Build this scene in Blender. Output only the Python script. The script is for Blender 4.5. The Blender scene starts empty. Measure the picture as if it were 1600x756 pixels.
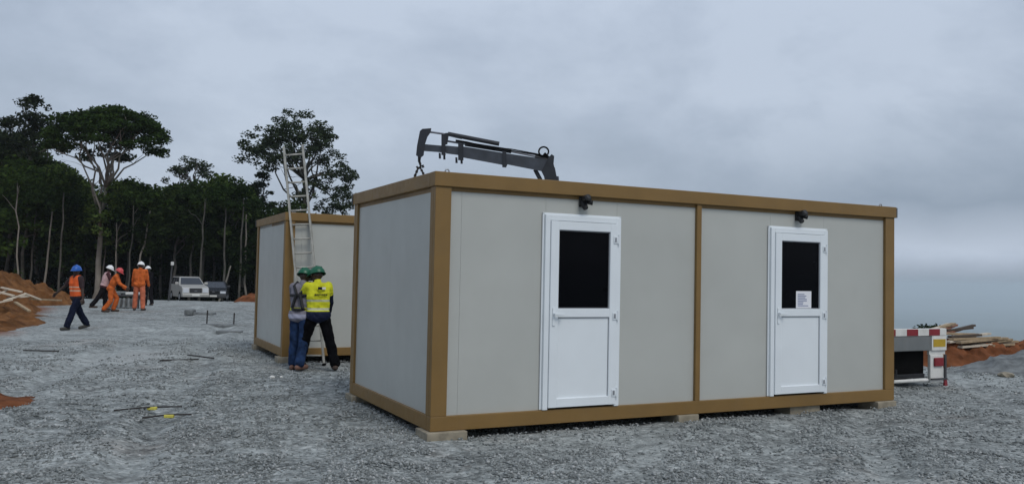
import bpy, bmesh, math, random
import numpy as np
from mathutils import Vector, Matrix
random.seed(7); RNG = np.random.default_rng(11)
R = math.radians
sc = bpy.context.scene
col = sc.collection

# ------------------------------------------------------------------ camera
HC = 1.6782; PITCH = 0.0398; ROLL = 0.0205; FPX = 1314.9
fw = Vector((0, math.cos(PITCH), math.sin(PITCH))); rt = Vector((1, 0, 0)); up = rt.cross(fw)
rt2 = rt * math.cos(ROLL) + up * math.sin(ROLL); up2 = -rt * math.sin(ROLL) + up * math.cos(ROLL)
cd = bpy.data.cameras.new('camera'); cam = bpy.data.objects.new('camera', cd); col.objects.link(cam)
m = Matrix((rt2, up2, -fw)).transposed().to_4x4(); m.translation = Vector((0, 0, HC)); cam.matrix_world = m
cd.sensor_width = 36; cd.lens = 36 * FPX / 1600; cd.clip_start = 0.1; cd.clip_end = 200000
sc.camera = cam
def at(px, py, Y):
    d = fw + rt2 * ((px - 800) / FPX) - up2 * ((py - 378) / FPX)
    return Vector((0, 0, HC)) + d * (Y / d.y)

# ------------------------------------------------------------------ materials
def _n(nt, t, **kw):
    n = nt.nodes.new(t)
    for k, v in kw.items():
        if k in n.inputs: n.inputs[k].default_value = v
        else: setattr(n, k, v)
    return n
def ramp(nt, fac, stops):
    r = nt.nodes.new('ShaderNodeValToRGB'); cr = r.color_ramp
    while len(cr.elements) < len(stops): cr.elements.new(0.5)
    for el, (p, c) in zip(cr.elements, stops):
        el.position = p; el.color = (*c, 1) if len(c) == 3 else c
    nt.links.new(fac, r.inputs[0]); return r.outputs[0]
def mixc(nt, fac, a, b, mode='MIX'):
    n = nt.nodes.new('ShaderNodeMix'); n.data_type = 'RGBA'; n.blend_type = mode
    for s, v in ((0, fac), (6, a), (7, b)):
        if isinstance(v, (int, float)): n.inputs[s].default_value = v
        elif isinstance(v, tuple): n.inputs[s].default_value = (*v, 1) if len(v) == 3 else v
        else: nt.links.new(v, n.inputs[s])
    return n.outputs[2]
def noise(nt, vec, scale, detail=4, rough=.55, dist=0):
    n = _n(nt, 'ShaderNodeTexNoise'); n.inputs['Scale'].default_value = scale; n.inputs['Detail'].default_value = detail
    n.inputs['Roughness'].default_value = rough; n.inputs['Distortion'].default_value = dist
    if vec is not None: nt.links.new(vec, n.inputs['Vector'])
    return n.outputs['Fac']
def math_n(nt, op, a, b=0.0):
    n = nt.nodes.new('ShaderNodeMath'); n.operation = op
    for i, v in enumerate((a, b)):
        if isinstance(v, (int, float)): n.inputs[i].default_value = v
        else: nt.links.new(v, n.inputs[i])
    return n.outputs[0]
def mat(name, c, rough=.6, var=.12, scale=3., metal=0., bump=0., bscale=40., spec=.4, dirt=0., dirtc=(.2, .16, .12)):
    M = bpy.data.materials.new(name); M.use_nodes = True; nt = M.node_tree; b = nt.nodes['Principled BSDF']
    tc = _n(nt, 'ShaderNodeTexCoord'); v = tc.outputs['Object']
    f = noise(nt, v, scale, 6)
    lo = tuple(x * (1 - var) for x in c); hi = tuple(min(1, x * (1 + var)) for x in c)
    cc = ramp(nt, f, [(.3, lo), (.7, hi)])
    if dirt:
        f2 = noise(nt, v, scale * 2.3, 8, .7)
        k = ramp(nt, f2, [(.5, (0, 0, 0)), (.75, (dirt,) * 3)])
        cc = mixc(nt, k, cc, dirtc)
    nt.links.new(cc, b.inputs['Base Color'])
    rr = ramp(nt, noise(nt, v, scale * 5, 4), [(.3, (rough * .85,) * 3), (.7, (min(1, rough * 1.15),) * 3)])
    nt.links.new(rr, b.inputs['Roughness'])
    b.inputs['Metallic'].default_value = metal; b.inputs['Specular IOR Level'].default_value = spec
    if bump:
        bn = _n(nt, 'ShaderNodeBump'); bn.inputs['Strength'].default_value = bump; bn.inputs['Distance'].default_value = .01
        nt.links.new(noise(nt, v, bscale, 4), bn.inputs['Height']); nt.links.new(bn.outputs[0], b.inputs['Normal'])
    return M
def leaf_mat(name, c, tr=.3):
    M = bpy.data.materials.new(name); M.use_nodes = True; nt = M.node_tree
    nt.nodes.remove(nt.nodes['Principled BSDF']); out = nt.nodes['Material Output']
    g = _n(nt, 'ShaderNodeNewGeometry'); tc = _n(nt, 'ShaderNodeTexCoord')
    oi = _n(nt, 'ShaderNodeObjectInfo')
    f = math_n(nt, 'ADD', math_n(nt, 'MULTIPLY', g.outputs['Random Per Island'], .5), math_n(nt, 'MULTIPLY', noise(nt, tc.outputs['Object'], .5, 2), .5))
    cc = ramp(nt, f, [(.25, tuple(x * .6 for x in c)), (.6, c), (.85, (c[0] * 1.7, c[1] * 1.45, c[2] * 1.2))])
    cc = mixc(nt, 1, cc, ramp(nt, oi.outputs['Random'], [(0, (.5, .5, .5)), (.55, (1, 1, 1)), (1, (2.1, 2.0, 1.6))]), 'MULTIPLY')
    d = _n(nt, 'ShaderNodeBsdfDiffuse'); t = _n(nt, 'ShaderNodeBsdfTranslucent'); mx = _n(nt, 'ShaderNodeMixShader')
    nt.links.new(cc, d.inputs[0]); nt.links.new(cc, t.inputs[0]); mx.inputs[0].default_value = tr
    nt.links.new(d.outputs[0], mx.inputs[1]); nt.links.new(t.outputs[0], mx.inputs[2]); nt.links.new(mx.outputs[0], out.inputs[0])
    return M
def band_mat(name, base, bands, rough=.7):
    """cloth with sewn-on horizontal strips: bands = [(z0, z1, colour)]"""
    M = bpy.data.materials.new(name); M.use_nodes = True; nt = M.node_tree; b = nt.nodes['Principled BSDF']
    tc = _n(nt, 'ShaderNodeTexCoord'); sp = _n(nt, 'ShaderNodeSeparateXYZ'); nt.links.new(tc.outputs['Object'], sp.inputs[0])
    f = noise(nt, tc.outputs['Object'], 9, 5)
    cc = ramp(nt, f, [(.3, tuple(x * .75 for x in base)), (.7, tuple(min(1, x * 1.12) for x in base))])
    for z0, z1, c in bands:
        k = math_n(nt, 'MULTIPLY', math_n(nt, 'GREATER_THAN', sp.outputs[2], z0), math_n(nt, 'LESS_THAN', sp.outputs[2], z1))
        cc = mixc(nt, k, cc, c)
    nt.links.new(cc, b.inputs['Base Color']); b.inputs['Roughness'].default_value = rough; b.inputs['Specular IOR Level'].default_value = .1
    bn = _n(nt, 'ShaderNodeBump'); bn.inputs['Strength'].default_value = .5; bn.inputs['Distance'].default_value = .02
    nt.links.new(noise(nt, tc.outputs['Object'], 14, 4), bn.inputs['Height']); nt.links.new(bn.outputs[0], b.inputs['Normal'])
    return M

M = {}
M['tan'] = mat('ochre_paint', (.215, .126, .038), .5, .1, 2, bump=.05, dirt=.1, dirtc=(.16, .13, .1))
M['panel'] = mat('panel_white', (.46, .465, .43), .42, .06, .8, bump=.12, bscale=1.6, dirt=.1, dirtc=(.3, .28, .24))
M['upvc'] = mat('white_upvc', (.77, .81, .83), .35, .03, 2)
M['gasket'] = mat('grey_gasket', (.25, .26, .28), .6)
M['glass'] = mat('dark_door_glass', (.002, .002, .003), .05, .3, 3, spec=.06)
M['hinge'] = mat('grey_metal', (.35, .36, .38), .4, .1, 9, .6)
M['black'] = mat('black_plastic', (.012, .012, .013), .5, .2, 6)
M['roofm'] = mat('roof_sheet', (.4, .4, .38), .6, .1, 3)
M['cap'] = mat('dark_grey_cap', (.08, .085, .09), .6)
M['block'] = mat('concrete_block', (.27, .235, .175), .9, .3, 9, bump=.3)
M['paper'] = mat('white_paper', (.8, .8, .82), .7, .02)
M['ink'] = mat('blue_grey_ink', (.33, .36, .48), .7)
M['alu'] = mat('dull_aluminium', (.38, .37, .33), .55, .25, 8, .2)
M['soil'] = mat('red_soil', (.165, .063, .029), .95, .5, 3.2, bump=1, bscale=14, spec=.05, dirt=.95, dirtc=(.12, .038, .012))
M['ochre_soil'] = mat('ochre_soil', (.145, .068, .028), .95, .55, 2.2, bump=1, bscale=11, spec=.05, dirt=.95, dirtc=(.11, .038, .011))
M['darkgravel'] = mat('heaped_gravel', (.17, .18, .18), .95, .4, 6, bump=1, bscale=18, spec=.1)
M['wood'] = mat('sawn_timber', (.34, .25, .15), .8, .3, 5, dirt=.4)
M['wood_red'] = mat('red_timber', (.24, .1, .055), .8, .3, 5, dirt=.3)
M['wood_pale'] = mat('pale_timber', (.55, .48, .38), .8, .2, 5, dirt=.3)
M['wood_dark'] = mat('dark_timber', (.07, .05, .035), .8, .3, 5)
M['bark'] = mat('pale_bark', (.075, .07, .058), .9, .5, 1.4, bump=.6, bscale=6)
M['bark_pale'] = mat('weathered_pale_bark', (.2, .18, .15), .9, .4, 1.4, bump=.6, bscale=6)
M['bark_dark'] = mat('dark_bark', (.03, .027, .022), .9, .4, 1.4, bump=.6, bscale=6)
M['leaf1'] = leaf_mat('leaf_deep', (.024, .044, .014)); M['leaf2'] = leaf_mat('leaf_mid', (.042, .068, .022)); M['leaf3'] = leaf_mat('leaf_grey', (.052, .074, .04))
M['leafd'] = leaf_mat('leaf_shade', (.006, .011, .004), .15)  # near-black leaf copy, the wood's inner shade put into its colour
M['skin'] = mat('dark_skin', (.045, .026, .018), .5, .1, 9)
M['hatg'] = mat('green_helmet', (.006, .1, .05), .35, .05); M['hatb'] = mat('blue_helmet', (.02, .11, .42), .35, .05)
M['hatw'] = mat('white_helmet', (.8, .8, .78), .35, .03); M['hatr'] = mat('red_helmet', (.55, .07, .07), .4, .05)
M['boot'] = mat('brown_boot', (.06, .04, .03), .7); M['boot_tan'] = mat('tan_boot', (.17, .09, .065), .7)
M['steel'] = mat('rusty_steel', (.035, .03, .028), .7, .3, 12, .3)
M['crane'] = mat('crane_paint', (.022, .024, .03), .45, .25, 3, spec=.4, dirt=.3, dirtc=(.05, .04, .035)); M['boom'] = mat('boom_paint', (.05, .056, .068), .4, .25, 3, spec=.4, dirt=.4, dirtc=(.05, .04, .035)); M['chrome'] = mat('rod_steel', (.2, .2, .22), .35, .1, 4, .6)
M['red'] = mat('red_reflector', (.22, .016, .022), .5, .12, 6); M['white'] = mat('white_board', (.68, .67, .63), .6, .1, 5, dirt=.25); M['yellow'] = mat('yellow_plate', (.45, .29, .02), .5, .1, 8)
M['tgrey'] = mat('grey_tailboard', (.16, .17, .17), .6, .15, 3, dirt=.3); M['rubber'] = mat('tyre_rubber', (.006, .006, .006), .95, .3, 6, spec=.05)
M['silver'] = mat('silver_paint', (.42, .41, .38), .35, .04, 2, .3, dirt=.2); M['cblack'] = mat('black_paint', (.012, .013, .018), .25, .1, 2, spec=.5)
M['cglass'] = mat('car_glass', (.03, .035, .045), .08, .1, 2, spec=.6); M['lens'] = mat('lamp_lens', (.6, .62, .65), .15, .05); M['truckp'] = mat('white_truck_paint', (.6, .6, .58), .4, .05)
M['dgrey'] = mat('dark_grey_plastic', (.05, .05, .052), .6)
M['grey_sheet'] = mat('grey_sheet', (.22, .23, .23), .7, .3, 8); M['ypaint'] = mat('yellow_marker', (.62, .55, .1), .7, .1, 9)
M['jeans'] = mat('blue_denim', (.014, .03, .075), .9, .7, 9, spec=.1, bump=.4, bscale=14); M['navy'] = mat('navy_cloth', (.008, .011, .026), .9, .3, 7, spec=.1, bump=.4, bscale=14)
M['orange'] = mat('orange_cloth', (.52, .12, .03), .85, .3, 9, spec=.1, bump=.5, bscale=13)

# ------------------------------------------------------------------ mesh helpers
class MB:
    def __init__(s): s.v = []; s.f = []
    def add(s, v, f):
        o = len(s.v); s.v += [tuple(p) for p in v]; s.f += [tuple(i + o for i in q) for q in f]; return s
    def box(s, x0, x1, y0, y1, z0, z1, b=0.0):
        return s.xbox(Matrix(), x0, x1, y0, y1, z0, z1, b)
    def xbox(s, T, x0, x1, y0, y1, z0, z1, b=0.0):
        if b <= 0:
            v = [T @ Vector((x, y, z)) for z in (z0, z1) for y in (y0, y1) for x in (x0, x1)]
            return s.add(v, [(0, 2, 3, 1), (4, 5, 7, 6), (0, 1, 5, 4), (2, 6, 7, 3), (0, 4, 6, 2), (1, 3, 7, 5)])
        bm = bmesh.new(); bmesh.ops.create_cube(bm, size=1)
        for p in bm.verts: p.co = Vector(((x0 + x1) / 2 + p.co.x * (x1 - x0), (y0 + y1) / 2 + p.co.y * (y1 - y0), (z0 + z1) / 2 + p.co.z * (z1 - z0)))
        bmesh.ops.bevel(bm, geom=bm.edges[:], offset=b, segments=2, profile=.5, affect='EDGES')
        bm.verts.index_update(); s.add([T @ p.co for p in bm.verts], [[q.index for q in f.verts] for f in bm.faces]); bm.free(); return s
    def beam(s, a, b, w, h, upv=(0, 0, 1), bev=0.0):
        a = Vector(a); b = Vector(b); d = (b - a); L = d.length; d.normalize(); u = Vector(upv)
        x = d.cross(u)
        if x.length < 1e-4: x = d.cross(Vector((1, 0, 0)))
        x.normalize(); z = x.cross(d)
        T = Matrix((x, d, z)).transposed().to_4x4(); T.translation = a
        return s.xbox(T, -w / 2, w / 2, 0, L, -h / 2, h / 2, bev)
    def tube(s, pts, rad, n=10, cap=True):
        pts = [Vector(p) for p in pts]; rad = rad if isinstance(rad, (list, tuple)) else [rad] * len(pts)
        o = len(s.v); ref = None
        for i, p in enumerate(pts):
            d = (pts[min(i + 1, len(pts) - 1)] - pts[max(i - 1, 0)]).normalized()
            if ref is None: ref = d.orthogonal().normalized()
            x = (ref - d * ref.dot(d)).normalized(); ref = x; y = d.cross(x)
            for k in range(n):
                a = 2 * math.pi * k / n; s.v.append(tuple(p + (x * math.cos(a) + y * math.sin(a)) * rad[i]))
        for i in range(len(pts) - 1):
            for k in range(n):
                k2 = (k + 1) % n; s.f.append((o + i * n + k, o + i * n + k2, o + (i + 1) * n + k2, o + (i + 1) * n + k))
        if cap: s.f.append(tuple(o + k for k in reversed(range(n)))); s.f.append(tuple(o + (len(pts) - 1) * n + k for k in range(n)))
        return s
    def capsule(s, a, b, ra, rb, n=12, k=4):
        a = Vector(a); b = Vector(b); d = b - a; L = d.length
        d = d.normalized() if L > 1e-6 else Vector((0, 0, 1))
        pts = []; rad = []
        for i in range(k + 1):
            t = math.pi / 2 * (1 - i / k) * .98; pts.append(a - d * ra * math.sin(t)); rad.append(ra * math.cos(t))
        for i in range(k + 1):
            t = math.pi / 2 * (i / k) * .98; pts.append(b + d * rb * math.sin(t)); rad.append(rb * math.cos(t))
        x = d.orthogonal().normalized(); y = d.cross(x); o = len(s.v)
        for p, r in zip(pts, rad):
            for j in range(n):
                an = 2 * math.pi * j / n; s.v.append(tuple(p + (x * math.cos(an) + y * math.sin(an)) * r))
        for i in range(len(pts) - 1):
            for j in range(n):
                j2 = (j + 1) % n; s.f.append((o + i * n + j, o + i * n + j2, o + (i + 1) * n + j2, o + (i + 1) * n + j))
        s.f.append(tuple(o + j for j in reversed(range(n)))); s.f.append(tuple(o + (len(pts) - 1) * n + j for j in range(n))); return s
    def prism(s, poly, x0, x1, taper=None):
        """polygon in (y,z) extruded along x; taper(z)->factor"""
        n = len(poly); t = taper or (lambda z: 1.0); o = len(s.v)
        for x in (x0, x1):
            for y, z in poly: s.v.append((x * t(z), y, z))
        s.f.append(tuple(o + i for i in range(n))); s.f.append(tuple(o + n + i for i in reversed(range(n))))
        for i in range(n):
            j = (i + 1) % n; s.f.append((o + i, o + n + i, o + n + j, o + j))
        return s
    def build(s, name, m, parent=None, smooth=False):
        me = bpy.data.meshes.new(name); me.from_pydata(s.v, [], s.f)
        bm = bmesh.new(); bm.from_mesh(me); bmesh.ops.recalc_face_normals(bm, faces=bm.faces[:]); bm.to_mesh(me); bm.free()
        if smooth: me.polygons.foreach_set('use_smooth', [True] * len(me.polygons))
        me.materials.append(m); o = bpy.data.objects.new(name, me); col.objects.link(o)
        if parent: o.parent = parent
        return o
def tag(o, label=None, cat=None, group=None, kind=None):
    for k, v in (('label', label), ('category', cat), ('group', group), ('kind', kind)):
        if v: o[k] = v
    return o
def empty(name, loc, rz=0, label=None, cat=None, group=None):
    o = bpy.data.objects.new(name, None); o.empty_display_size = .2; col.objects.link(o)
    o.location = loc; o.rotation_euler = (0, 0, rz); return tag(o, label, cat, group)
def children(o): return [c for c in bpy.data.objects if c.parent == o]
def copy_tree(o, parent=None):
    c = o.copy(); col.objects.link(c); c.parent = parent
    for ch in children(o): copy_tree(ch, c)
    return c
def np_mesh(name, v, f, m, parent=None, smooth=False):
    me = bpy.data.meshes.new(name); v = np.asarray(v, np.float32); f = np.asarray(f, np.int32); k = f.shape[1]
    me.vertices.add(len(v)); me.vertices.foreach_set('co', v.ravel()); me.loops.add(f.size); me.loops.foreach_set('vertex_index', f.ravel())
    me.polygons.add(len(f)); me.polygons.foreach_set('loop_start', np.arange(0, f.size, k, dtype=np.int32)); me.polygons.foreach_set('loop_total', np.full(len(f), k, np.int32))
    if smooth: me.polygons.foreach_set('use_smooth', np.ones(len(f), bool))
    me.update(calc_edges=True); me.validate(); me.materials.append(m)
    o = bpy.data.objects.new(name, me); col.objects.link(o)
    if parent: o.parent = parent
    return o

# ------------------------------------------------------------------ terrain
_perm = RNG.random((256, 256))
def vnoise(x, y):
    x = np.asarray(x, float); y = np.asarray(y, float); xi = np.floor(x).astype(int); yi = np.floor(y).astype(int); fx = x - xi; fy = y - yi
    fx = fx * fx * (3 - 2 * fx); fy = fy * fy * (3 - 2 * fy); g = lambda a, b: _perm[a & 255, b & 255]
    return (g(xi, yi) * (1 - fx) + g(xi + 1, yi) * fx) * (1 - fy) + (g(xi, yi + 1) * (1 - fx) + g(xi + 1, yi + 1) * fx) * fy - .5
def fbm(x, y, o=4):
    r = 0; a = 1.
    for i in range(o): r = r + a * vnoise(x + 37.3 * i, y - 11.9 * i); x = x * 2.03; y = y * 2.03; a *= .5
    return r
def sst(a, b, x):
    t = np.clip((x - a) / (b - a), 0, 1); return t * t * (3 - 2 * t)
def broad(x, y):
    wr = sst(-4, 7, x); edge = 44 - 17 * wr; d = np.maximum(y - edge, 0)
    zl = -.037 * np.minimum(d, 18) - .05 * np.clip(d - 18, 0, 80) - .3 * np.maximum(d - 98, 0)
    zr = -.28 * d - .05 * d * 0
    z = zl * (1 - wr) + zr * wr
    z = z - .3 * np.maximum(x - 26, 0) - .3 * np.maximum(-x - 130, 0) - .3 * np.maximum(-y - 90, 0)
    r = np.hypot(x, y); base = -400 + 75 * fbm(x / 1300, y / 1300, 5) + 150 * sst(9000, 25000, r) * (.4 + fbm(x / 7000, y / 7000, 4))
    return np.where(z < base, base, z)
def height(x, y):
    x = np.asarray(x, float); y = np.asarray(y, float)
    z = broad(x, y); r = np.hypot(x, y); near = 1 - sst(40, 90, r)
    rel = .07 * fbm(x * .5, y * .5, 3) + .06 * fbm(x * 1.7 + 9, y * 1.7, 3) * (1 - sst(15, 30, r)) 
    # compacted tyre ruts at the left of the yard
    u = x + 4.9; v = y - 9.8; mk = np.exp(-(u / 1.1) ** 2 - (v / 1.5) ** 2)
    rel = rel + .022 * mk * np.sin(2 * math.pi * (v + .12 * u + .2 * fbm(x, y, 2)) / .34)
    # wheel tracks running away from the camera
    for x0, sl in ((-7.2, -.28), (-5.3, -.3), (5.6, .33), (7.6, .33)):
        w = x - (x0 + sl * (y - 14) + .6 * fbm(y * .12 + x0, y * 0, 2)); rel = rel - .05 * np.exp(-(w / .22) ** 2) + .025 * np.exp(-((np.abs(w) - .42) / .18) ** 2)
    # keep the bearing areas of the two cabins level
    e = np.array((math.cos(.4627), math.sin(.4627)))
    for ox, oy in ((-.79, 8.59), (-4.17, 15.47)):
        uu = (x - ox) * e[0] + (y - oy) * e[1]; vv = -(x - ox) * e[1] + (y - oy) * e[0]
        k = sst(-.7, 0, uu) * (1 - sst(6.8, 7.5, uu)) * sst(-.7, 0, vv) * (1 - sst(3, 3.7, vv)); rel = rel * (1 - k * .9) - .05 * sst(.0, .25, uu) * (1 - sst(6.5, 6.79, uu)) * sst(.0, .25, vv) * (1 - sst(2.7, 2.98, vv))
    return z + rel * near
def gz(x, y): return float(height(x, y))
def gpt(px, py):
    p = None; d = fw + rt2 * ((px - 800) / FPX) - up2 * ((py - 378) / FPX); z = 0
    for _ in range(6): t = (z - HC) / d.z; p = d * t; z = gz(p.x, p.y)
    return Vector((p.x, p.y, z))

nr = 300; na = 640
rr = .6 * (62000 / .6) ** (np.arange(nr) / (nr - 1)); 
# angles denser in the direction the yard is seen from
aa = np.linspace(0, 2 * math.pi, na, endpoint=False); aa = aa - .55 * np.sin(aa) ; aa = aa + math.pi / 2
X = np.outer(rr, np.cos(aa)); Y = np.outer(rr, np.sin(aa)); Z = height(X, Y)
gv = np.stack([X, Y, Z], -1).reshape(-1, 3); gv = np.vstack([gv, [[0, 0, gz(0, 0)]]])
i, j = np.meshgrid(np.arange(nr - 1), np.arange(na), indexing='ij'); j2 = (j + 1) % na
gf = np.stack([i * na + j, (i + 1) * na + j, (i + 1) * na + j2, i * na + j2], -1).reshape(-1, 4)
# (far land is low forested country)
MG = bpy.data.materials.new('yard_ground'); MG.use_nodes = True
ground = np_mesh('ground', gv, gf, MG, smooth=True); tag(ground, kind='structure')
cb = bmesh.new(); cb.from_mesh(ground.data); cb.verts.ensure_lookup_table(); 
for q in range(na): cb.faces.new((cb.verts[q], cb.verts[(q + 1) % na], cb.verts[nr * na]))
bmesh.ops.recalc_face_normals(cb, faces=cb.faces[:]); cb.to_mesh(ground.data); cb.free()
gx = np.empty(len(ground.data.vertices) * 3, np.float32); ground.data.vertices.foreach_get('co', gx); gx = gx.reshape(-1, 3)
# bare red soil left of the gravel's edge line, forest floor and vegetation beyond the plateau
lx = np.array((-12.6, -17.3, -22.6, -28)); ly = np.array((21., 30.7, 42., 52.))
edge_x = np.interp(gx[:, 1], ly, lx, left=-12.6 + 0, right=-28) - np.maximum(21 - gx[:, 1], 0) * -.0
soil = sst(-.6, .6, edge_x - gx[:, 0] + .9 * fbm(gx[:, 0] * .5, gx[:, 1] * .5, 3)) * sst(17, 20, gx[:, 1])
soil = np.maximum(soil, sst(-.5, .5, -5.3 - gx[:, 0] + 0 * gx[:, 1]) * (np.hypot(gx[:, 0] + 6.4, (gx[:, 1] - 10.1) * .9) < .4))
wr_ = sst(-4, 7, gx[:, 0]); ed = 44 - 17 * wr_
veg = sst(26, 32, gx[:, 1] - ed) * (1 - wr_) + sst(4, 14, gx[:, 1] - ed) * wr_
veg = np.maximum(veg, sst(-6, -14, broad(gx[:, 0], gx[:, 1])))
pc = gpt(205, 557); pale = np.exp(-((gx[:, 0] - pc.x) / .75) ** 2 - ((gx[:, 1] - pc.y) / 1.0) ** 2) * (1 + .8 * fbm(gx[:, 0] * 1.5, gx[:, 1] * 1.5, 3))
for nm, arr in (('soil', soil), ('veg', veg), ('pale', pale)):
    at_ = ground.data.attributes.new(nm, 'FLOAT', 'POINT'); at_.data.foreach_set('value', np.clip(arr, 0, 1).astype(np.float32))
nt = MG.node_tree; b = nt.nodes['Principled BSDF']; tc = _n(nt, 'ShaderNodeTexCoord'); v = tc.outputs['Object']
vo = _n(nt, 'ShaderNodeTexVoronoi'); vo.inputs['Scale'].default_value = 16; vo.inputs['Randomness'].default_value = 1; nt.links.new(v, vo.inputs['Vector'])
sepc = _n(nt, 'ShaderNodeSeparateColor'); nt.links.new(vo.outputs['Color'], sepc.inputs[0])
vo2 = _n(nt, 'ShaderNodeTexVoronoi'); vo2.inputs['Scale'].default_value = 34; nt.links.new(v, vo2.inputs['Vector'])
sepc2 = _n(nt, 'ShaderNodeSeparateColor'); nt.links.new(vo2.outputs['Color'], sepc2.inputs[0])
stone = ramp(nt, sepc.outputs[0], [(0, (.05, .056, .056)), (.4, (.18, .195, .19)), (.85, (.36, .38, .37)), (1, (.55, .56, .54))])
stone2 = ramp(nt, sepc2.outputs[0], [(0, (.06, .066, .066)), (.5, (.24, .256, .252)), (1, (.5, .52, .5))])
st = mixc(nt, .5, stone, stone2)
mid = noise(nt, v, 1.1, 8, .68); big = noise(nt, v, .16, 4, .6); fin = noise(nt, v, 7, 4, .7)
st = mixc(nt, ramp(nt, mid, [(.36, (0, 0, 0)), (.66, (.5,) * 3)]), st, (.2, .214, .21))
dust = ramp(nt, big, [(.45, (0, 0, 0)), (.65, (.6,) * 3)])
st = mixc(nt, dust, st, (.36, .38, .37))
st = mixc(nt, ramp(nt, noise(nt, v, .45, 6, .7), [(.55, (0, 0, 0)), (.75, (.45,) * 3)]), st, (.22, .17, .14))
st = mixc(nt, 1.0, st, ramp(nt, fin, [(.3, (.6,) * 3), (.7, (1.4,) * 3)]), 'MULTIPLY')
st = mixc(nt, 1.0, st, ramp(nt, mid, [(.32, (.66,) * 3), (.66, (1.36,) * 3)]), 'MULTIPLY')
so = ramp(nt, noise(nt, v, 1.6, 8, .7), [(.3, (.1, .034, .012)), (.5, (.19, .06, .018)), (.72, (.24, .09, .03))])
a1 = _n(nt, 'ShaderNodeAttribute'); a1.attribute_name = 'soil'; a2 = _n(nt, 'ShaderNodeAttribute'); a2.attribute_name = 'veg'
ve = ramp(nt, noise(nt, v, .013, 8, .75), [(.35, (.018, .03, .012)), (.55, (.035, .055, .02)), (.75, (.06, .08, .03))])
a3 = _n(nt, 'ShaderNodeAttribute'); a3.attribute_name = 'pale'; st = mixc(nt, math_n(nt, 'MULTIPLY', a3.outputs['Fac'], .8), st, (.42, .43, .42))
cc = mixc(nt, a1.outputs['Fac'], st, so); cc = mixc(nt, a2.outputs['Fac'], cc, ve)
nt.links.new(cc, b.inputs['Base Color']); b.inputs['Roughness'].default_value = .92; b.inputs['Specular IOR Level'].default_value = .15
bn = _n(nt, 'ShaderNodeBump'); bn.inputs['Strength'].default_value = .9; bn.inputs['Distance'].default_value = .03
hh = math_n(nt, 'ADD', math_n(nt, 'MULTIPLY', vo.outputs['Distance'], -.8), math_n(nt, 'MULTIPLY', vo2.outputs['Distance'], -.3)); hh = math_n(nt, 'ADD', hh, math_n(nt, 'MULTIPLY', mid, 2.0))
nt.links.new(hh, bn.inputs['Height']); nt.links.new(bn.outputs[0], b.inputs['Normal'])

# loose crushed stone lying on the yard near the viewer
MS = bpy.data.materials.new('crushed_stone'); MS.use_nodes = True; nt = MS.node_tree; b = nt.nodes['Principled BSDF']
g = _n(nt, 'ShaderNodeNewGeometry'); nt.links.new(ramp(nt, g.outputs['Random Per Island'], [(0, (.12, .129, .127)), (.5, (.22, .235, .23)), (.9, (.32, .335, .33)), (1, (.46, .46, .45))]), b.inputs['Base Color']); b.inputs['Roughness'].default_value = .9
N = 150000
dist = 5.6 + 16 * RNG.random(N) ** 1.9; ang = (RNG.random(N) - .5) * 1.5
px_ = dist * np.sin(ang); py_ = dist * np.cos(ang)
keep = fbm(px_ * .7, py_ * .7, 3) + .9 * RNG.random(N) > .08
for x0, sl in ((-7.2, -.28), (-5.3, -.3), (-3.2, -.2), (-1.6, -.2), (3.0, .3), (4.7, .3), (5.6, .33), (7.6, .33)):
    wk = np.abs(px_ - (x0 + sl * (py_ - 14) + .6 * fbm(py_ * .12 + x0, py_ * 0, 2))); keep &= ~((wk < .2 + .1 * fbm(px_ * 2, py_ * 2, 2)) & (RNG.random(N) < .8))
keep &= ~((((px_ + 7.75) / .95) ** 2 + ((py_ - 16.9) / 1.3) ** 2 + .9 * fbm(px_ * 2, py_ * 2, 3)) < .9); px_ = px_[keep]; py_ = py_[keep]; N = len(px_)
pz_ = height(px_, py_); sz = .008 + .017 * RNG.random(N) ** 2
oct_ = np.array([(1, 0, 0), (-1, 0, 0), (0, 1, 0), (0, -1, 0), (0, 0, 1), (0, 0, -1)], float); of = np.array([(0, 2, 4), (2, 1, 4), (1, 3, 4), (3, 0, 4), (2, 0, 5), (1, 2, 5), (3, 1, 5), (0, 3, 5)])
ra = RNG.random(N) * 6.28; ca = np.cos(ra); sa = np.sin(ra)
pv = oct_[None] * (1 + .7 * (RNG.random((N, 6, 1)) - .5)) * sz[:, None, None] * np.stack([np.ones(N), .7 + .4 * RNG.random(N), .5 + .3 * RNG.random(N)], -1)[:, None, :] + (RNG.random((N, 6, 3)) - .5) * sz[:, None, None] * .5
qx = pv[..., 0] * ca[:, None] - pv[..., 1] * sa[:, None] + px_[:, None]; qy = pv[..., 0] * sa[:, None] + pv[..., 1] * ca[:, None] + py_[:, None]; qz = pv[..., 2] + pz_[:, None] + sz[:, None] * .2
stones = np_mesh('gravel', np.stack([qx, qy, qz], -1).reshape(-1, 3), (of[None] + 6 * np.arange(N)[:, None, None]).reshape(-1, 3), MS); tag(stones, kind='stuff')

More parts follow.
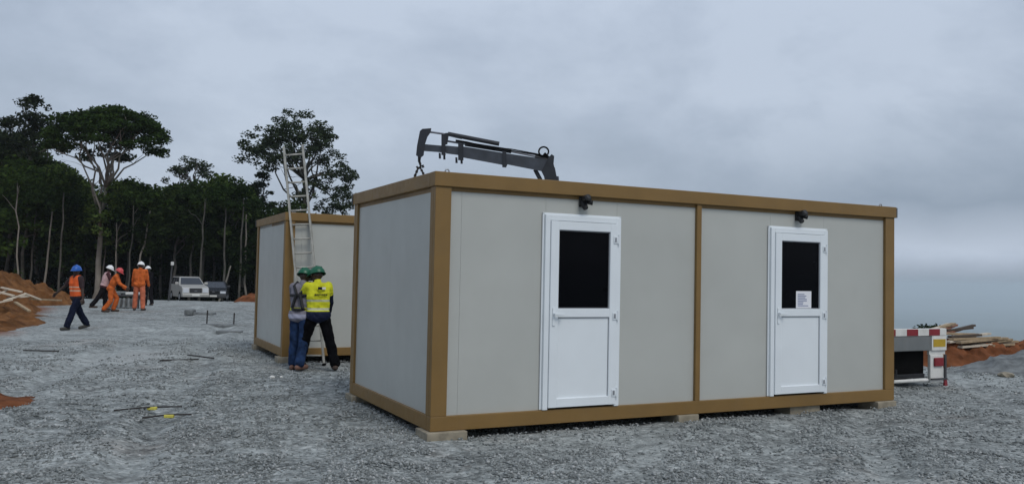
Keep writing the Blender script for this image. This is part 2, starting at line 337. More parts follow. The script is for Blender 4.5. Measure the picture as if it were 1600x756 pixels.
# ------------------------------------------------------------------ heaps
def heap(name, bumps, m, label, cat, ext, res=70, rough=.12, fs=1.6, group=None, wob=.45):
    """bumps: (x, y, sx, sy, rot, h)"""
    x0, x1, y0, y1 = ext; xs = np.linspace(x0, x1, res); ys = np.linspace(y0, y1, res); XX, YY = np.meshgrid(xs, ys); H = np.zeros_like(XX)
    for (bx, by, sx, sy, ro, h) in bumps:
        u = (XX - bx) * math.cos(ro) + (YY - by) * math.sin(ro); w = -(XX - bx) * math.sin(ro) + (YY - by) * math.cos(ro)
        q = np.sqrt((u / sx) ** 2 + (w / sy) ** 2); q = q * (1 + wob * fbm(XX * .6 + bx, YY * .6, 3))
        H = np.maximum(H, h * np.clip(1 - q, 0, 1) ** .85)
    kf = np.clip(H * 5, 0, 1); H = H * (1 + .32 * fbm(XX * fs, YY * fs, 4)) + kf * (rough * fbm(XX * fs * 2.6, YY * fs * 2.6, 4) + rough * .8 * np.abs(fbm(XX * 4.3, YY * 4.3 + 3, 4)))
    G = height(XX, YY); vis = H > .002; ZZ = G + H - .035
    k = np.zeros((res - 1, res - 1), bool)
    for a in (0, 1):
        for c in (0, 1): k |= vis[a:res - 1 + a, c:res - 1 + c]
    I, J = np.nonzero(k); F = np.stack([I * res + J, I * res + J + 1, (I + 1) * res + J + 1, (I + 1) * res + J], -1)
    used = np.unique(F); mp = -np.ones(res * res, int); mp[used] = np.arange(len(used))
    o = np_mesh(name, np.stack([XX, YY, ZZ], -1).reshape(-1, 3)[used], mp[F], m, smooth=True); return tag(o, label, cat, group)
ga = gpt(0, 470)
heap('soil_heap', [(-22.0, 33.2, 6.4, 2.9, R(122), 2.5), (-18.9, 29.3, 8.5, 2.2, R(118), .75), (-25, 36, 5, 5, 0, 2.2), (-15.3, 23.5, 4.5, 1.9, R(118), .35), (-23.2, 39.5, 4, 1.8, R(120), 1.0)], M['ochre_soil'],
     'tall ochre soil heap with pale boards on it left of the blue helmeted worker', 'soil heap', (-34, -11, 19, 46), 240, .22)
heap('soil_heap', [(-7.2, 10.15, 1.5, 1.3, 0, .32)], M['soil'], 'small flat heap of red soil lying alone on the gravel', 'soil heap', (-9.5, -4, 8, 12.5), 110, .02, wob=.12)
heap('soil_heap', [(-14.6, 50, 2.0, 1.2, 0, .75)], M['soil'], 'small red soil heap beyond the parked black car', 'soil heap', (-18, -11, 47, 53), 50)
heap('soil_heap', [(10.2, 19.0, 2.1, 1.3, R(8), .52), (12.8, 20.0, 4.2, 1.2, R(15), .4), (9.4, 18.3, 1.1, 1.0, 0, .45)], M['soil'], 'red soil heap under the loose timber beside the truck', 'soil heap', (6, 18, 16, 24), 220, .16)
heap('gravel_heap', [(10.3, 16.9, 1.6, .9, R(20), .42), (11.6, 17.8, 1.6, .8, 0, .4)], M['darkgravel'], 'low grey gravel heap in front of the red soil and timber', 'gravel heap', (7.5, 14, 15, 20), 70, .1)

# ------------------------------------------------------------------ cabins
YAW = .4627
def cabin(loc, label, doors, L=6.7921, W=2.98, H=2.65):
    t = empty('portable_cabin', loc, YAW, label, 'cabin')
    bh = .15; b = .006
    m_ = MB()
    m_.box(0, L, 0, .12, 0, bh, b); m_.box(0, L, W - .12, W, 0, bh, b); m_.box(0, .12, .121, W - .121, 0, bh - .001, b); m_.box(L - .12, L, .121, W - .121, 0, bh - .001, b)
    m_.box(.1, L - .1, .1, W - .1, .03, .1); m_.build('base_frame', M['tan'], t)
    m_ = MB(); z0 = H - bh
    m_.box(-.018, L + .018, -.018, .13, z0, H, b); m_.box(-.018, L + .018, W - .13, W + .018, z0, H, b)
    m_.box(-.018, .13, .131, W - .131, z0, H - .002, b); m_.box(L - .13, L + .018, .131, W - .131, z0, H - .002, b)
    m_.box(.18, L - .18, .03, .05, z0 - .04, z0 + .003); m_.box(.03, .05, .16, W - .16, z0 - .05, z0 + .003)
    m_.build('roof_frame', M['tan'], t)
    m_ = MB().box(.05, L - .05, .05, W - .05, H - .12, H - .04)
    for i in range(1, 11): x = i * L / 11; m_.box(x - .02, x + .02, .13, W - .13, H - .04, H - .015)
    m_.build('roof', M['roofm'], t)
    for x, sx in ((0, 1), (L, -1)):
        for y, sy in ((0, 1), (W, -1)):
            q = MB(); q.box(*sorted((x, x + sx * .175)), *sorted((y, y + sy * .06)), bh, z0, .005)
            q.box(*sorted((x, x + sx * .06)), *sorted((y + sy * .061, y + sy * .15)), bh, z0, .005); q.build('corner_post', M['tan'], t)
    q = MB().box(3.365, 3.435, -.0, .05, bh, z0, .006); q.build('middle_post', M['tan'], t)
    q = MB().box(3.365, 3.435, W - .05, W, bh, z0, .006); q.build('middle_post', M['tan'], t)
    def panelwall(a, c, fixed, axis, cut=(), xs=None):
        q = MB(); n = max(1, round((c - a) / 1.12)); 
        xs = xs or [a + (c - a) * k / n for k in range(n + 1)]; n = len(xs) - 1
        for k in range(n):
            segs = [(xs[k] + .001, xs[k + 1] - .001, bh - .01, z0 + .01)]
            for (d0, d1, dz) in cut:
                ns = []
                for (s0, s1, sa, sb) in segs:
                    if d1 <= s0 or d0 >= s1: ns.append((s0, s1, sa, sb)); continue
                    if s0 < d0: ns.append((s0, d0, sa, sb))
                    if s1 > d1: ns.append((d1, s1, sa, sb))
                    ns.append((max(s0, d0), min(s1, d1), dz, sb))
                segs = ns
            for s0, s1, sa, sb in segs:
                if axis == 'x': q.box(s0, s1, *fixed, sa, sb)
                else: q.box(*fixed, s0, s1, sa, sb)
        q.box(*((a, c, fixed[0] + .012, fixed[1] - .012) if axis == 'x' else (fixed[0] + .012, fixed[1] - .012, a, c)), z0 - .06, z0) if not cut else None
        return q.build('wall', M['panel'], t)
    cuts = [(d + .03, d + .98 - .03, 2.24) for d in doors]
    panelwall(.175, L / 2 - .01, (.04, .1), 'x', [c for c in cuts if c[0] < L / 2], [.16, .308, 1.31, 2.24, 3.38]); panelwall(L / 2 + .02, L - .175, (.04, .1), 'x', [c for c in cuts if c[0] > L / 2], [3.42, 4.56, 5.49, L - .16])
    panelwall(.175, L - .175, (W - .095, W - .035), 'x'); panelwall(.15, W - .15, (.03, .09), 'y'); panelwall(.15, W - .15, (L - .09, L - .03), 'y')
    for x0, x1, y0, y1 in ((-.035, .06, W + .019, W + .03), (L + .019, L + .05, -.01, .12)): MB().box(x0, x1, y0, y1, z0 + .005, H - .008, .003).build('end_cap', M['cap'], t)
    for x in (.16, L - .16):
        for y in (.1, W - .1):
            q = MB(); q.tube([(x + .022 * math.cos(a), y, H + .012 + .03 * math.sin(a)) for a in [i * math.pi / 8 for i in range(9)]], .008, 8); q.box(x - .04, x + .04, y - .03, y + .03, H - .02, H + .01, .003); q.build('lifting_eye', M['hinge'], t, True)
    for k, d in enumerate(doors):
        x0, x1, za, zb = d, d + .98, .152, 2.272
        f = MB(); f.box(x0, x0 + .062, -.012, .12, za, zb, .006); f.box(x1 - .062, x1, -.012, .12, za, zb, .006); f.box(x0 + .06, x1 - .06, -.0115, .12, zb - .062, zb, .006)
        f.box(x0 - .022, x0 - .001, .018, .033, za + .002, zb + .02, .003); f.box(x1 + .001, x1 + .022, .018, .033, za + .002, zb + .02, .003); f.box(x0 - .022, x1 + .022, .018, .0335, zb + .001, zb + .022, .003)
        dr = f.build('door', M['upvc'], t)
        a, c = x0 + .065, x1 - .05; l = MB()
        l.box(a, a + .102, -.026, .05, za + .022, zb - .066, .005); l.box(c - .098, c, -.026, .05, za + .022, zb - .066, .005)
        l.box(a + .1, c - .096, -.0255, .05, zb - .162, zb - .067, .005); l.box(a + .1, c - .096, -.0255, .05, za + .023, .272, .005); l.box(a + .1, c - .096, -.0255, .05, 1.153, 1.247, .005)
        l.build('door_leaf', M['upvc'], dr)
        MB().box(a + .1, c - .096, -.006, .03, .27, 1.155).build('lower_panel', M['upvc'], dr)
        q = MB(); gx0, gx1 = a + .101, c - .097
        for (p0, p1, r0, r1) in ((gx0, gx0 + .009, .272, 1.153), (gx1 - .009, gx1, .272, 1.153), (gx0 + .009, gx1 - .009, 1.143, 1.153), (gx0, gx0 + .01, 1.247, 2.11), (gx1 - .01, gx1, 1.247, 2.11), (gx0 + .01, gx1 - .01, 2.1, 2.11), (gx0 + .01, gx1 - .01, 1.247, 1.257)):
            q.box(p0, p1, -.0085, .0, r0, r1)
        q.build('gasket', M['gasket'], dr)
        MB().box(a + .1, c - .096, .002, .02, 1.245, 2.112).build('glass_pane', M['glass'], dr)
        for z in (.31, 1.17, 2.03):
            h = MB(); h.tube([(c + .012, -.03, z - .055), (c + .012, -.03, z + .055)], .012, 10); h.box(c - .058, c + .004, -.034, -.027, z - .03, z + .035, .002); h.box(c - .056, c + .02, -.036, -.0265, z - .045, z - .034, .002); h.build('hinge', M['upvc'], dr); MB().box(c - .045, c - .02, -.0375, -.0345, z - .028, z + .02).build('hinge_shadow_plate', M['hinge'], dr)  # small grey plate stands in for the dark shadow at each hinge
        h = MB(); h.box(a + .028, a + .06, -.036, -.027, 1.06, 1.26, .004); h.beam((a + .044, -.03, 1.19), (a + .044, -.075, 1.19), .02, .02); h.beam((a + .034, -.07, 1.19), (a + .155, -.07, 1.185), .018, .022, bev=.004); h.build('handle', M['upvc'], dr)
        if k == 1:
            p = MB().box(x0 + .435, x0 + .7, .0, .0016, 1.255, 1.475).build('notice', M['paper'], dr); tag(p, 'white paper notice taped inside the glass')
            p2 = MB(); rr_ = random.Random(3)
            for i in range(8): z = 1.44 - i * .021; p2.box(x0 + .462, x0 + .462 + .09 + .11 * rr_.random(), -.0016, -.0002, z - .013, z)
            pr = p2.build('notice_print', M['ink'], dr)
        xc = x0 + .48; w = MB(); w.box(xc - .042, xc + .042, .005, .034, 2.38, 2.495, .004); w.tube([(xc, -.0, 2.47), (xc, -.09, 2.47), (xc, -.1, 2.45)], [.035, .045, .04], 12); w.tube([(xc + .03, -.02, 2.435), (xc + .085, -.06, 2.425)], [.022, .028], 12); w.tube([(xc, .0, 2.42), (xc, -.05, 2.36)], [.04, .03], 10)
        w.build('wall_lamp', M['black'], t, False)
    return t
def local(o, x, y, z=0): return Vector(o) + Matrix.Rotation(YAW, 3, 'Z') @ Vector((x, y, z))
OA = (-.7902, 8.5905, .08); OB = (-4.17, 15.47, .108)
cabin(OA, 'long cream cabin with two white doors and ochre steel frame', (1.285, 4.535))
cabin(OB, 'plain cream cabin with ochre frame standing behind the two green helmets', ())
def block(o, x, y, w, d, label, hz):
    p = local(o, x, y); z = gz(p.x, p.y)
    q = MB().box(-w / 2, w / 2, -d / 2, d / 2, -.06, o[2] - z - .002, .008).build('support_block', M['block']); q.location = (p.x, p.y, z); q.rotation_euler.z = YAW + random.uniform(-.05, .05)
    tag(q, label, 'block', 'concrete blocks under the cabins')
block(OA, .17, .12, .44, .36, 'pale block under the nearest corner of the long cabin', 0)
block(OA, .1, 2.84, .3, .36, 'pale block under the left rear corner of the long cabin', 0)
block(OA, 3.25, .14, .3, .34, 'pale block under the middle post of the long cabin', 0)
block(OA, 5.2, .2, .5, .3, 'thin block between the second door and the right end of the long cabin', 0)
block(OA, 6.6, .12, .36, .34, 'pale block under the right front corner of the long cabin by the truck', 0)
block(OB, .1, .08, .36, .34, 'pale block under the front corner of the rear cabin beside the ladder', 0)
block(OB, .1, 2.8, .3, .34, 'pale block under the far left corner of the rear cabin', 0)

# ------------------------------------------------------------------ ladder
lad = empty('ladder', (0, 0, 0), 0, 'aluminium ladder leaning on the ochre roof edge of the rear cabin', 'ladder')
fl, fr = local(OB, .30, -.52), local(OB, .66, -.52); fl.z = gz(fl.x, fl.y); fr.z = gz(fr.x, fr.y)
def lt(x, s): return local(OB, x, .24, 4.0 - OB[2] + s)
tl, tr = lt(-.035, 0.0), lt(.315, .06)
for a, c in ((fl, tl), (fr, tr)): MB().beam(a, c, .032, .075, (0, 1, 0), .006).build('rail', M['alu'], lad); MB().beam(a, a + (c - a) * .012, .055, .11, (0, 1, 0), .006).build('rubber_foot', M['rubber'], lad)
nrg = 15
for k in range(1, nrg + 1):
    s = (k - .3) / (nrg + .35); MB().tube([fl.lerp(tl, s), fr.lerp(tr, s)], .017, 10).build('rung', M['alu'], lad, True)

# ------------------------------------------------------------------ crane truck behind the long cabin (local y runs from the tail to the cab)
def lp(e, n): p = local(OA, e, n); return p.x, p.y
tx, ty = lp(8.46, 1.3); tz = 0.0
tr_ = empty('crane_truck', (tx, ty, tz), YAW, 'flatbed truck with black folded crane and red white tail board behind the long cabin', 'truck')
q = MB(); q.box(-.42, -.28, .15, 13.6, .5, .68); q.box(.28, .42, .15, 13.6, .5, .68)
for y in (1, 3, 5, 7, 9): q.box(-.28, .28, y, y + .12, .52, .66)
q.build('chassis', M['dgrey'], tr_)
q = MB().box(-1.15, 1.15, .06, 10.4, .74, .82, .01)
for i in range(12): q.box(-1.12, 1.12, .3 + i * .85, .4 + i * .85, .66, .739)
q.build('deck', M['wood_dark'], tr_)
q = MB().box(-1.15, .80, -.01, .05, .59, .828, .01); q.box(-.3, -.26, -.03, -.012, .61, .81, .004); q.build('tailboard', M['tgrey'], tr_)
cb_ = MB().box(-1.17, 1.17, -.02, .06, .832, .95, .008).build('chevron_board', M['white'], tr_)
for i in range(4):
    x0 = .735 - i * .53; MB().box(max(-1.165, x0), min(1.165, x0 + .265), -.0235, -.0205, .838, .944).build('red_stripe', M['red'], cb_)
pl = MB().box(.81, 1.17, -.02, .03, .59, .828, .006).build('marker_plate', M['white'], tr_); MB().box(.84, 1.14, -.024, -.0205, .65, .775).build('reflector', M['yellow'], pl)
mg = MB().box(.8, 1.12, .0, .06, .06, .52, .012); mg.box(.78, 1.17, .01, .05, .5225, .588); mg = mg.build('mudguard', M['white'], tr_)
MB().box(.87, 1.09, -.03, -.001, .33, .47, .01).build('tail_lamp', M['red'], mg); q = MB().box(.8, 1.18, -.03, .0, .11, .135); q.box(1.12, 1.16, -.028, -.004, .136, .52); q.build('bracket', M['dgrey'], mg)
q = MB().prism([(-.02, .0), (.02, .0), (.0, .13)], 1.13, 1.2); q.build('reflector_wedge', M['red'], mg)
MB().tube([(-1.1, .02, .11), (.74, .02, .11)], .028, 10).build('bumper_bar', M['white'], tr_)
q = MB(); q.box(-1.1, .74, .06, .12, .14, .21, .01); q.box(-.13, -.05, -.06, .1, .16, .24, .01); q.tube([(-.09, -.05, .22), (-.09, -.05, .31)], .02, 8); q.build('underrun_guard', M['black'], tr_)
MB().box(-1.1, .8, .13, .15, .13, .585, .008).build('underside_dark_sheet', M['rubber'], tr_)  # black sheet added to make the space under the tail read dark
q = MB()
for x in (-1.12, 1.0): q.box(x, x + .12, .9, 10.2, .62, .775, .006)
q.box(-.74, .74, .2, .26, .12, .6); q.build('side_rail', M['dgrey'], tr_)
def wheel(par, x, y, r, w, rimm):
    s = 1 if x > 0 else -1
    t = MB().tube([(x - w / 2, y, r), (x - w / 2 + .03, y, r), (x + w / 2 - .03, y, r), (x + w / 2, y, r)], [r * .86, r, r, r * .86], 28); wt = empty('wheel', (0, 0, 0)); wt.parent = par
    t.build('tyre', M['rubber'], wt); e0 = x + s * w / 2
    k = MB().tube([(e0 - s * .02, y, r), (e0 + s * .012, y, r)], [r * .6, r * .52], 20); k.tube([(e0, y, r), (e0 + s * .03, y, r)], r * .16, 10); k.build('rim', rimm, wt)
for y in (.82, 2.1):
    for x in (-.95, -.62, .62, .95): wheel(tr_, x, y, .44, .26, M['dgrey'])
for x in (-.95, .95): wheel(tr_, x, 12.7, .48, .28, M['dgrey'])
q = MB().prism([(11.9, .75), (13.75, .7), (13.8, 1.5), (13.55, 2.35), (13.3, 2.45), (12.0, 2.45), (11.9, 2.3)], -1.1, 1.1); cabo = q.build('cab', M['truckp'], tr_)
MB().add([(-1., 13.81, 1.55), (1., 13.81, 1.55), (1., 13.58, 2.3), (-1., 13.58, 2.3), (-1., 13.77, 1.55), (1., 13.77, 1.55), (1., 13.54, 2.3), (-1., 13.54, 2.3)], [(0, 1, 2, 3), (4, 5, 6, 7), (0, 1, 5, 4), (3, 2, 6, 7), (0, 3, 7, 4), (1, 2, 6, 5)]).build('windscreen', M['cglass'], cabo)
for x in (-1.108, 1.102): MB().box(x, x + .006, 12.3, 13.4, 1.5, 2.2).build('side_window', M['cglass'], cabo)
# crane: built about its slewing column between deck and cab, boom slewed out to the left, in the vertical plane Y = 23
YC = 23.4
def cw(px, py, dy=0): return at(px, py, YC + dy) - Vector((tx, ty, tz))
inv = Matrix.Rotation(-YAW, 3, 'Z')
def cl(px, py, dy=0): return inv @ cw(px, py, dy)
D = (inv @ Vector((0, 1, 0)))
K = YC / FPX
def quad(poly, th, dy=0):
    m_ = MB(); a = [cl(x, y, dy - th / 2) for x, y in poly]; c = [cl(x, y, dy + th / 2) for x, y in poly]; n = len(poly)
    return m_.add(a + c, [tuple(range(n)), tuple(range(2 * n - 1, n - 1, -1))] + [(i, (i + 1) % n, n + (i + 1) % n, n + i) for i in range(n)])
base = cl(864, 290); bw = Vector((base.x, base.y, 0))
q = MB(); q.box(bw.x - .45, bw.x + .45, bw.y - .4, bw.y + .4, .69, 1.25, .03); q.tube([bw + Vector((0, 0, 1.2)), bw + Vector((0, 0, base.z - .5)), bw + Vector((0, 0, base.z + .25))], [.24, .22, .16], 16); q.build('crane_column', M['crane'], tr_, False)
q = quad([(846, 268), (857, 246), (862, 241), (866, 244), (865, 256), (871, 281), (866, 292), (853, 292), (850, 276)], .34); q.build('crane_knuckle', M['crane'], tr_)
q = quad([(793, 240), (860, 250), (858, 270), (792, 257)], .26); q.build('boom_section', M['boom'], tr_)
q = quad([(724, 229), (796, 240.6), (792, 260), (783, 257.5), (724, 246.5)], .24); q.build('boom_section', M['boom'], tr_)
q = quad([(697, 227.5), (727, 230.5), (727, 244), (697, 240)], .2); q.build('boom_section', M['boom'], tr_)
q = quad([(659, 225), (699, 228.5), (699, 239), (659, 236)], .16); q.build('boom_section', M['boom'], tr_)
for (x, t0, b0, w) in ((693, 210, 243, 3.4), (720, 222, 251, 4.2), (788, 236, 262, 3.2)):
    quad([(x - w, t0), (x + w, t0 + .5), (x + w, b0), (x - w, b0 - .5)], .32).build('boom_collar', M['crane'], tr_)
for (x, y) in ((687, 243), (694, 244.5), (713, 250), (721, 251)): quad([(x - 1.6, y - 4), (x + 1.6, y - 4), (x + 2.2, y + 5), (x - 1.4, y + 5)], .12).build('boom_lug', M['crane'], tr_)
def rod(nm, a, c, r, mt, dy=0): MB().tube([cl(*a, dy), cl(*c, dy)], r, 10).build(nm, mt, tr_, False)
rod('hydraulic_cylinder', (700, 209.5), (780, 225), .062, M['crane'], -.05); rod('hydraulic_cylinder', (727, 225), (799, 236.5), .065, M['crane'], .05); rod('hydraulic_cylinder', (836, 245), (862, 251.5), .06, M['crane'], .02)
rod('piston_rod', (672, 206.5), (700, 210.5), .028, M['chrome'], -.05); rod('piston_rod', (698, 220.5), (728, 225.5), .028, M['chrome'], .05); rod('piston_rod', (799, 237), (838, 245), .024, M['chrome'], .02)
q = quad([(690, 214), (696, 208), (704, 207.5), (718, 213), (722, 218), (713, 216), (701, 213), (699, 226), (690, 226)], .2); q.build('cylinder_bracket', M['crane'], tr_)
q = quad([(650, 243), (651.5, 228), (656, 205), (660, 201.5), (674, 200.5), (673, 207), (668, 214), (664, 226), (662, 243), (657, 247)], .24); q.build('boom_head', M['crane'], tr_)
q = MB().tube([cl(849.5 + 7.6 * math.cos(a), 237 + 7.2 * math.sin(a), -.04) for a in [i * math.pi / 12 + 1.2 for i in range(23)]], .024, 8); q.tube([cl(850, 240), cl(858, 248)], .05, 8); q.build('hose_loop', M['rubber'], tr_)
q = MB()
for o_ in (0, 1.6): q.tube([cl(858, 246 + o_, -.15), cl(838, 240.5 + o_, -.16), cl(800, 233.5 + o_ * 1.4, -.16), cl(760, 229 + o_, -.16), cl(730, 222 + o_, -.16), cl(712, 219 + o_, -.15)], .016, 6)
q.build('hydraulic_hose', M['rubber'], tr_)
q = MB(); q.tube([cl(836, 265), cl(846, 284), cl(850, 300)], .06, 8); q.tube([cl(866, 262), cl(871, 288), cl(874, 300)], .02, 8); q.build('strut', M['crane'], tr_)
q = MB(); q.tube([cl(655.5, 245), cl(655, 252), cl(657, 257)], [.05, .04, .035], 8); q.tube([cl(654 + 3.2 * math.cos(a), 259 + 3.4 * math.sin(a)) for a in [-1.2 + i * .5 for i in range(9)]], .028, 8); q.build('hook', M['steel'], tr_)
q = MB()
for a, c in (((654, 261), (646, 281)), ((656, 261), (664, 276)), ((660, 258), (661.5, 262))): 
    A_, C_ = cl(*a), cl(*c)
    for i in range(7): p0 = A_.lerp(C_, i / 7); p1 = A_.lerp(C_, (i + 1.15) / 7); q.beam(p0, p1, .07 if i % 2 else .04, .04 if i % 2 else .07)
q.build('chain_sling', M['steel'], tr_)

# ------------------------------------------------------------------ planks and other loose pieces
def plank(a, c, w, h, mt, label, group, name='plank'):
    a = Vector(a); c = Vector(c); mid = (a + c) / 2; o = MB().beam(a - mid, c - mid, w, h, bev=.004).build(name, M[mt]); o.location = mid
    return tag(o, label, 'plank', group)
G1 = 'loose timber on the red heap by the truck'
for (x0, y0, x1, y1, Y0, Y1, mt, lab) in (
    (1452, 517, 1482, 506, 18.0, 20.2, 'wood_pale', 'pale plank tilted up highest of the timber pile beside the truck'),
    (1462, 520, 1494, 507.5, 18.2, 20.2, 'wood_red', 'reddish plank tilted up just under the highest pale plank'),
    (1480, 516, 1520, 512, 18.6, 19.0, 'wood_dark', 'dark stick poking out flat above the timber pile'),
    (1470, 521, 1526, 522, 18.2, 18.8, 'wood', 'timber board lying in the pile on the red heap'),
    (1484, 526, 1531, 523, 18.0, 18.5, 'wood_dark', 'dark timber board lying in the pile on the red heap'),
    (1486, 530, 1560, 527, 17.9, 18.8, 'wood', 'timber board lying in the pile on the red heap'),
    (1498, 535, 1572, 528, 17.7, 19.2, 'wood', 'timber board lying in the pile on the red heap'),
    (1520, 534, 1566, 532, 18.6, 19.2, 'wood_pale', 'pale timber board lying in the pile on the red heap'),
    (1520, 539, 1579, 530, 18.2, 19.4, 'wood', 'timber board lying in the pile on the red heap'),
    (1512, 540, 1550, 534, 18, 18.8, 'wood_dark', 'dark timber board lying in the pile on the red heap'),
    (1536, 541, 1580, 536, 18.4, 19.3, 'wood_dark', 'dark timber board lying in the pile on the red heap'),
    (1548, 540, 1582, 537.5, 18.5, 19.2, 'wood', 'timber board lying in the pile on the red heap'),
    (1480, 534, 1530, 529, 17.8, 18.9, 'wood_pale', 'pale timber board lying in the pile on the red heap'),
    (1440, 519, 1490, 505.5, 18.3, 19.6, 'wood', 'long tan plank tilted up behind the truck tail board'),
    (1470, 523, 1512, 511, 18.3, 19.3, 'wood_red', 'reddish plank tilted up right of the truck marker plate'),
    (1476, 519, 1522, 508, 18.6, 19.2, 'wood_dark', 'dark plank tilted up and reaching farthest above the timber pile'),
    (1496, 527, 1545, 521, 18.2, 19.2, 'wood_pale', 'pale timber board lying in the pile on the red heap'),
    (1530, 537, 1588, 533, 18.6, 19.6, 'wood', 'timber board lying in the pile on the red heap'),
    (1500, 542, 1548, 538, 17.8, 18.6, 'wood_pale', 'pale timber board lying in the pile on the red heap'),
    (1555, 556, 1596, 553, 18.2, 18.8, 'wood_red', 'reddish stick lying low on the red soil right of the timber pile'),
    (1520, 552, 1560, 556, 18.0, 18.3, 'wood_red', 'short reddish board lying on the red soil below the timber pile')):
    plank(at(x0, y0, Y0), at(x1, y1, Y1), (.11 if 'board' in lab else .085) if 'stick' not in lab else .05, .045, mt, lab, G1)
G2 = 'pale sticks on the ochre soil heap'
for (x0, y0, x1, y1, Y0, Y1, mt, lab) in (
    (2, 449, 34, 456, 26.8, 26.8, 'wood_pale', 'pale board lying highest on the ochre soil heap at the left edge'),
    (-10, 454, 22, 462, 26.6, 26.6, 'wood_pale', 'pale board crossing under the highest board at the left edge'),
    (6, 470, 40, 459, 26.3, 26.8, 'wood_pale', 'thick pale board slanting up to the right on the ochre soil heap'),
    (-5, 473, 20, 468, 26.2, 26.4, 'wood_pale', 'short pale board lying lowest on the left of the ochre soil heap'),
    (38, 458, 64, 468, 26.8, 27.2, 'wood_pale', 'pale board sloping down to the right on the ochre soil heap'),
    (48, 467, 95, 469, 27.0, 28.6, 'wood', 'long tan board lying flat towards the blue helmeted worker'),
    (24, 472, 46, 486, 26.2, 25.4, 'wood', 'thin tan stick sloping down the red foot of the soil heap'),
    (-4, 460, 14, 452, 26.7, 26.9, 'wood_pale', 'small pale scrap stick at the left edge of the ochre heap'),
    (10, 466, 30, 462, 26.5, 26.7, 'wood_dark', 'small dark scrap stick among the pale boards'),
    (30, 464, 48, 462, 26.6, 27, 'wood_pale', 'small pale scrap stick in the middle of the pale boards')):
    a, c = at(x0, y0, Y0), at(x1, y1, Y1)
    plank(a, c, .1, .05, mt, lab, G2)
for i, (x0, y0, x1, y1, r, lab) in enumerate(((178, 643.5, 284, 640.5, .009, 'dark rebar stake with yellow tag, upper of the tagged pair on the gravel'), (222, 657, 299, 651, .009, 'dark rebar stake with yellow tag, lower of the tagged pair on the gravel'))):
    a, c = gpt(x0, y0), gpt(x1, y1); a.z += .03; c.z += .03; st_ = MB().tube([a, a.lerp(c, .5) + Vector((0, 0, .015)), c], r, 8).build('rebar_stake', M['steel']); tag(st_, lab, 'stake', 'rebar stakes with yellow tags')
    mp = a.lerp(c, .55); MB().box(mp.x - .055, mp.x + .05, mp.y - .03, mp.y + .03, mp.z - .02, mp.z + .016, .008).build('marker_tag', M['ypaint'], st_)
for (x0, y0, x1, y1, lab) in ((36, 549.5, 92, 550.5, 'thin dark bar lying on the gravel behind the round red soil heap'), (250, 565, 310, 563.5, 'long dark bar lying on the gravel in front of the pale patch'), (293, 556.5, 334, 561, 'shorter dark bar slanting on the gravel towards the rear cabin')):
    a, c = gpt(x0, y0), gpt(x1, y1); a.z += .03; c.z += .03; tag(MB().tube([a, c], .013, 8).build('steel_bar', M['steel']), lab, 'bar', 'dark bars lying on the gravel')
# footing with two upright bars and low slabs near the far yard
f0 = gpt(345, 511); ft = empty('footing', f0, 0, 'small concrete footing with two upright bars in the far gravel', 'footing')
MB().box(-.5, .42, -.25, .25, -.05, .09, .02).build('base', M['darkgravel'], ft)
for x, h in ((-.42, .55), (.38, .48)): MB().tube([(x, 0, .1), (x + .01, 0, h * .9)], .02, 8).build('upright_bar', M['steel'], ft)
f1 = gpt(360, 517.5); o = MB().box(-.35, .3, -.15, .15, -.05, .04, .015).build('slab', M['tgrey']); o.location = f1; tag(o, 'flat grey slab right of the footing with bars', 'slab')
f2 = gpt(312, 491); o = MB(); o.box(-.5, -.2, -.2, .2, -.03, .17, .03); o.box(-.2, .5, -.15, .3, -.03, .08, .02); o = o.build('rubble_block', M['darkgravel']); o.location = f2; tag(o, 'low broken concrete lump left of the footing with bars', 'rubble block')
p = gpt(425, 591)
for i, (dx, dy, s, lab) in enumerate(((0, 0, .045, 'white stone lying left of the two green helmeted men'), (.12, .08, .025, 'tiny white stone right beside the larger white stone'))):
    bm = bmesh.new(); bmesh.ops.create_icosphere(bm, subdivisions=2, radius=s)
    for vv in bm.verts: vv.co *= 1 + .35 * (random.random() - .5); vv.co.z *= .7
    me = bpy.data.meshes.new('stone'); bm.to_mesh(me); bm.free(); me.materials.append(M['white']); o = bpy.data.objects.new('stone', me); col.objects.link(o); q_ = p + Vector((dx, dy, .02)); o.location = q_; tag(o, lab, 'stone', 'white stones on the gravel')
p = gpt(1571, 588); bm = bmesh.new(); bmesh.ops.create_icosphere(bm, subdivisions=2, radius=.14)
for vv in bm.verts: vv.co *= 1 + .35 * (random.random() - .5); vv.co.z *= .5
me = bpy.data.meshes.new('stone'); bm.to_mesh(me); bm.free(); me.materials.append(M['block']); o = bpy.data.objects.new('stone', me); col.objects.link(o); o.location = p + Vector((0, 0, .3 * 0 + .03)); tag(o, 'pale flat stone at the foot of the grey gravel heap', 'stone')

# site post with a white head, and the bench between the orange workers
b0, t0 = at(263.5, 466, 46), at(269, 414, 46); b0.z = gz(b0.x, b0.y) - .1
po = empty('site_post', b0, 0, 'thin dark leaning post with a white head left of the silver car', 'post')
MB().tube([(0, 0, 0), t0 - b0], [.055, .04], 10).build('pole', M['dgrey'], po); v_ = t0 - b0; MB().box(v_.x - .06, v_.x + .08, v_.y - .07, v_.y + .07, v_.z - .02, v_.z + .18, .03).build('lamp_head', M['white'], po)
bx = gpt(195, 481); bch = empty('work_bench', bx, R(4), 'dark low bench loaded with grey sheets between the orange workers', 'bench')
MB().box(-.8, .75, -.35, .35, .48, .54, .01).build('bench_top', M['dgrey'], bch)
for x in (-.7, .65):
    for y in (-.28, .28): MB().box(x - .03, x + .03, y - .03, y + .03, -.03, .48).build('leg', M['dgrey'], bch)
o = MB(); 
for i in range(7): o.box(-.55 + i * .03, .45 + i * .02, -.3, .25 - i * .02, .05 + i * .05, .085 + i * .05, .006)
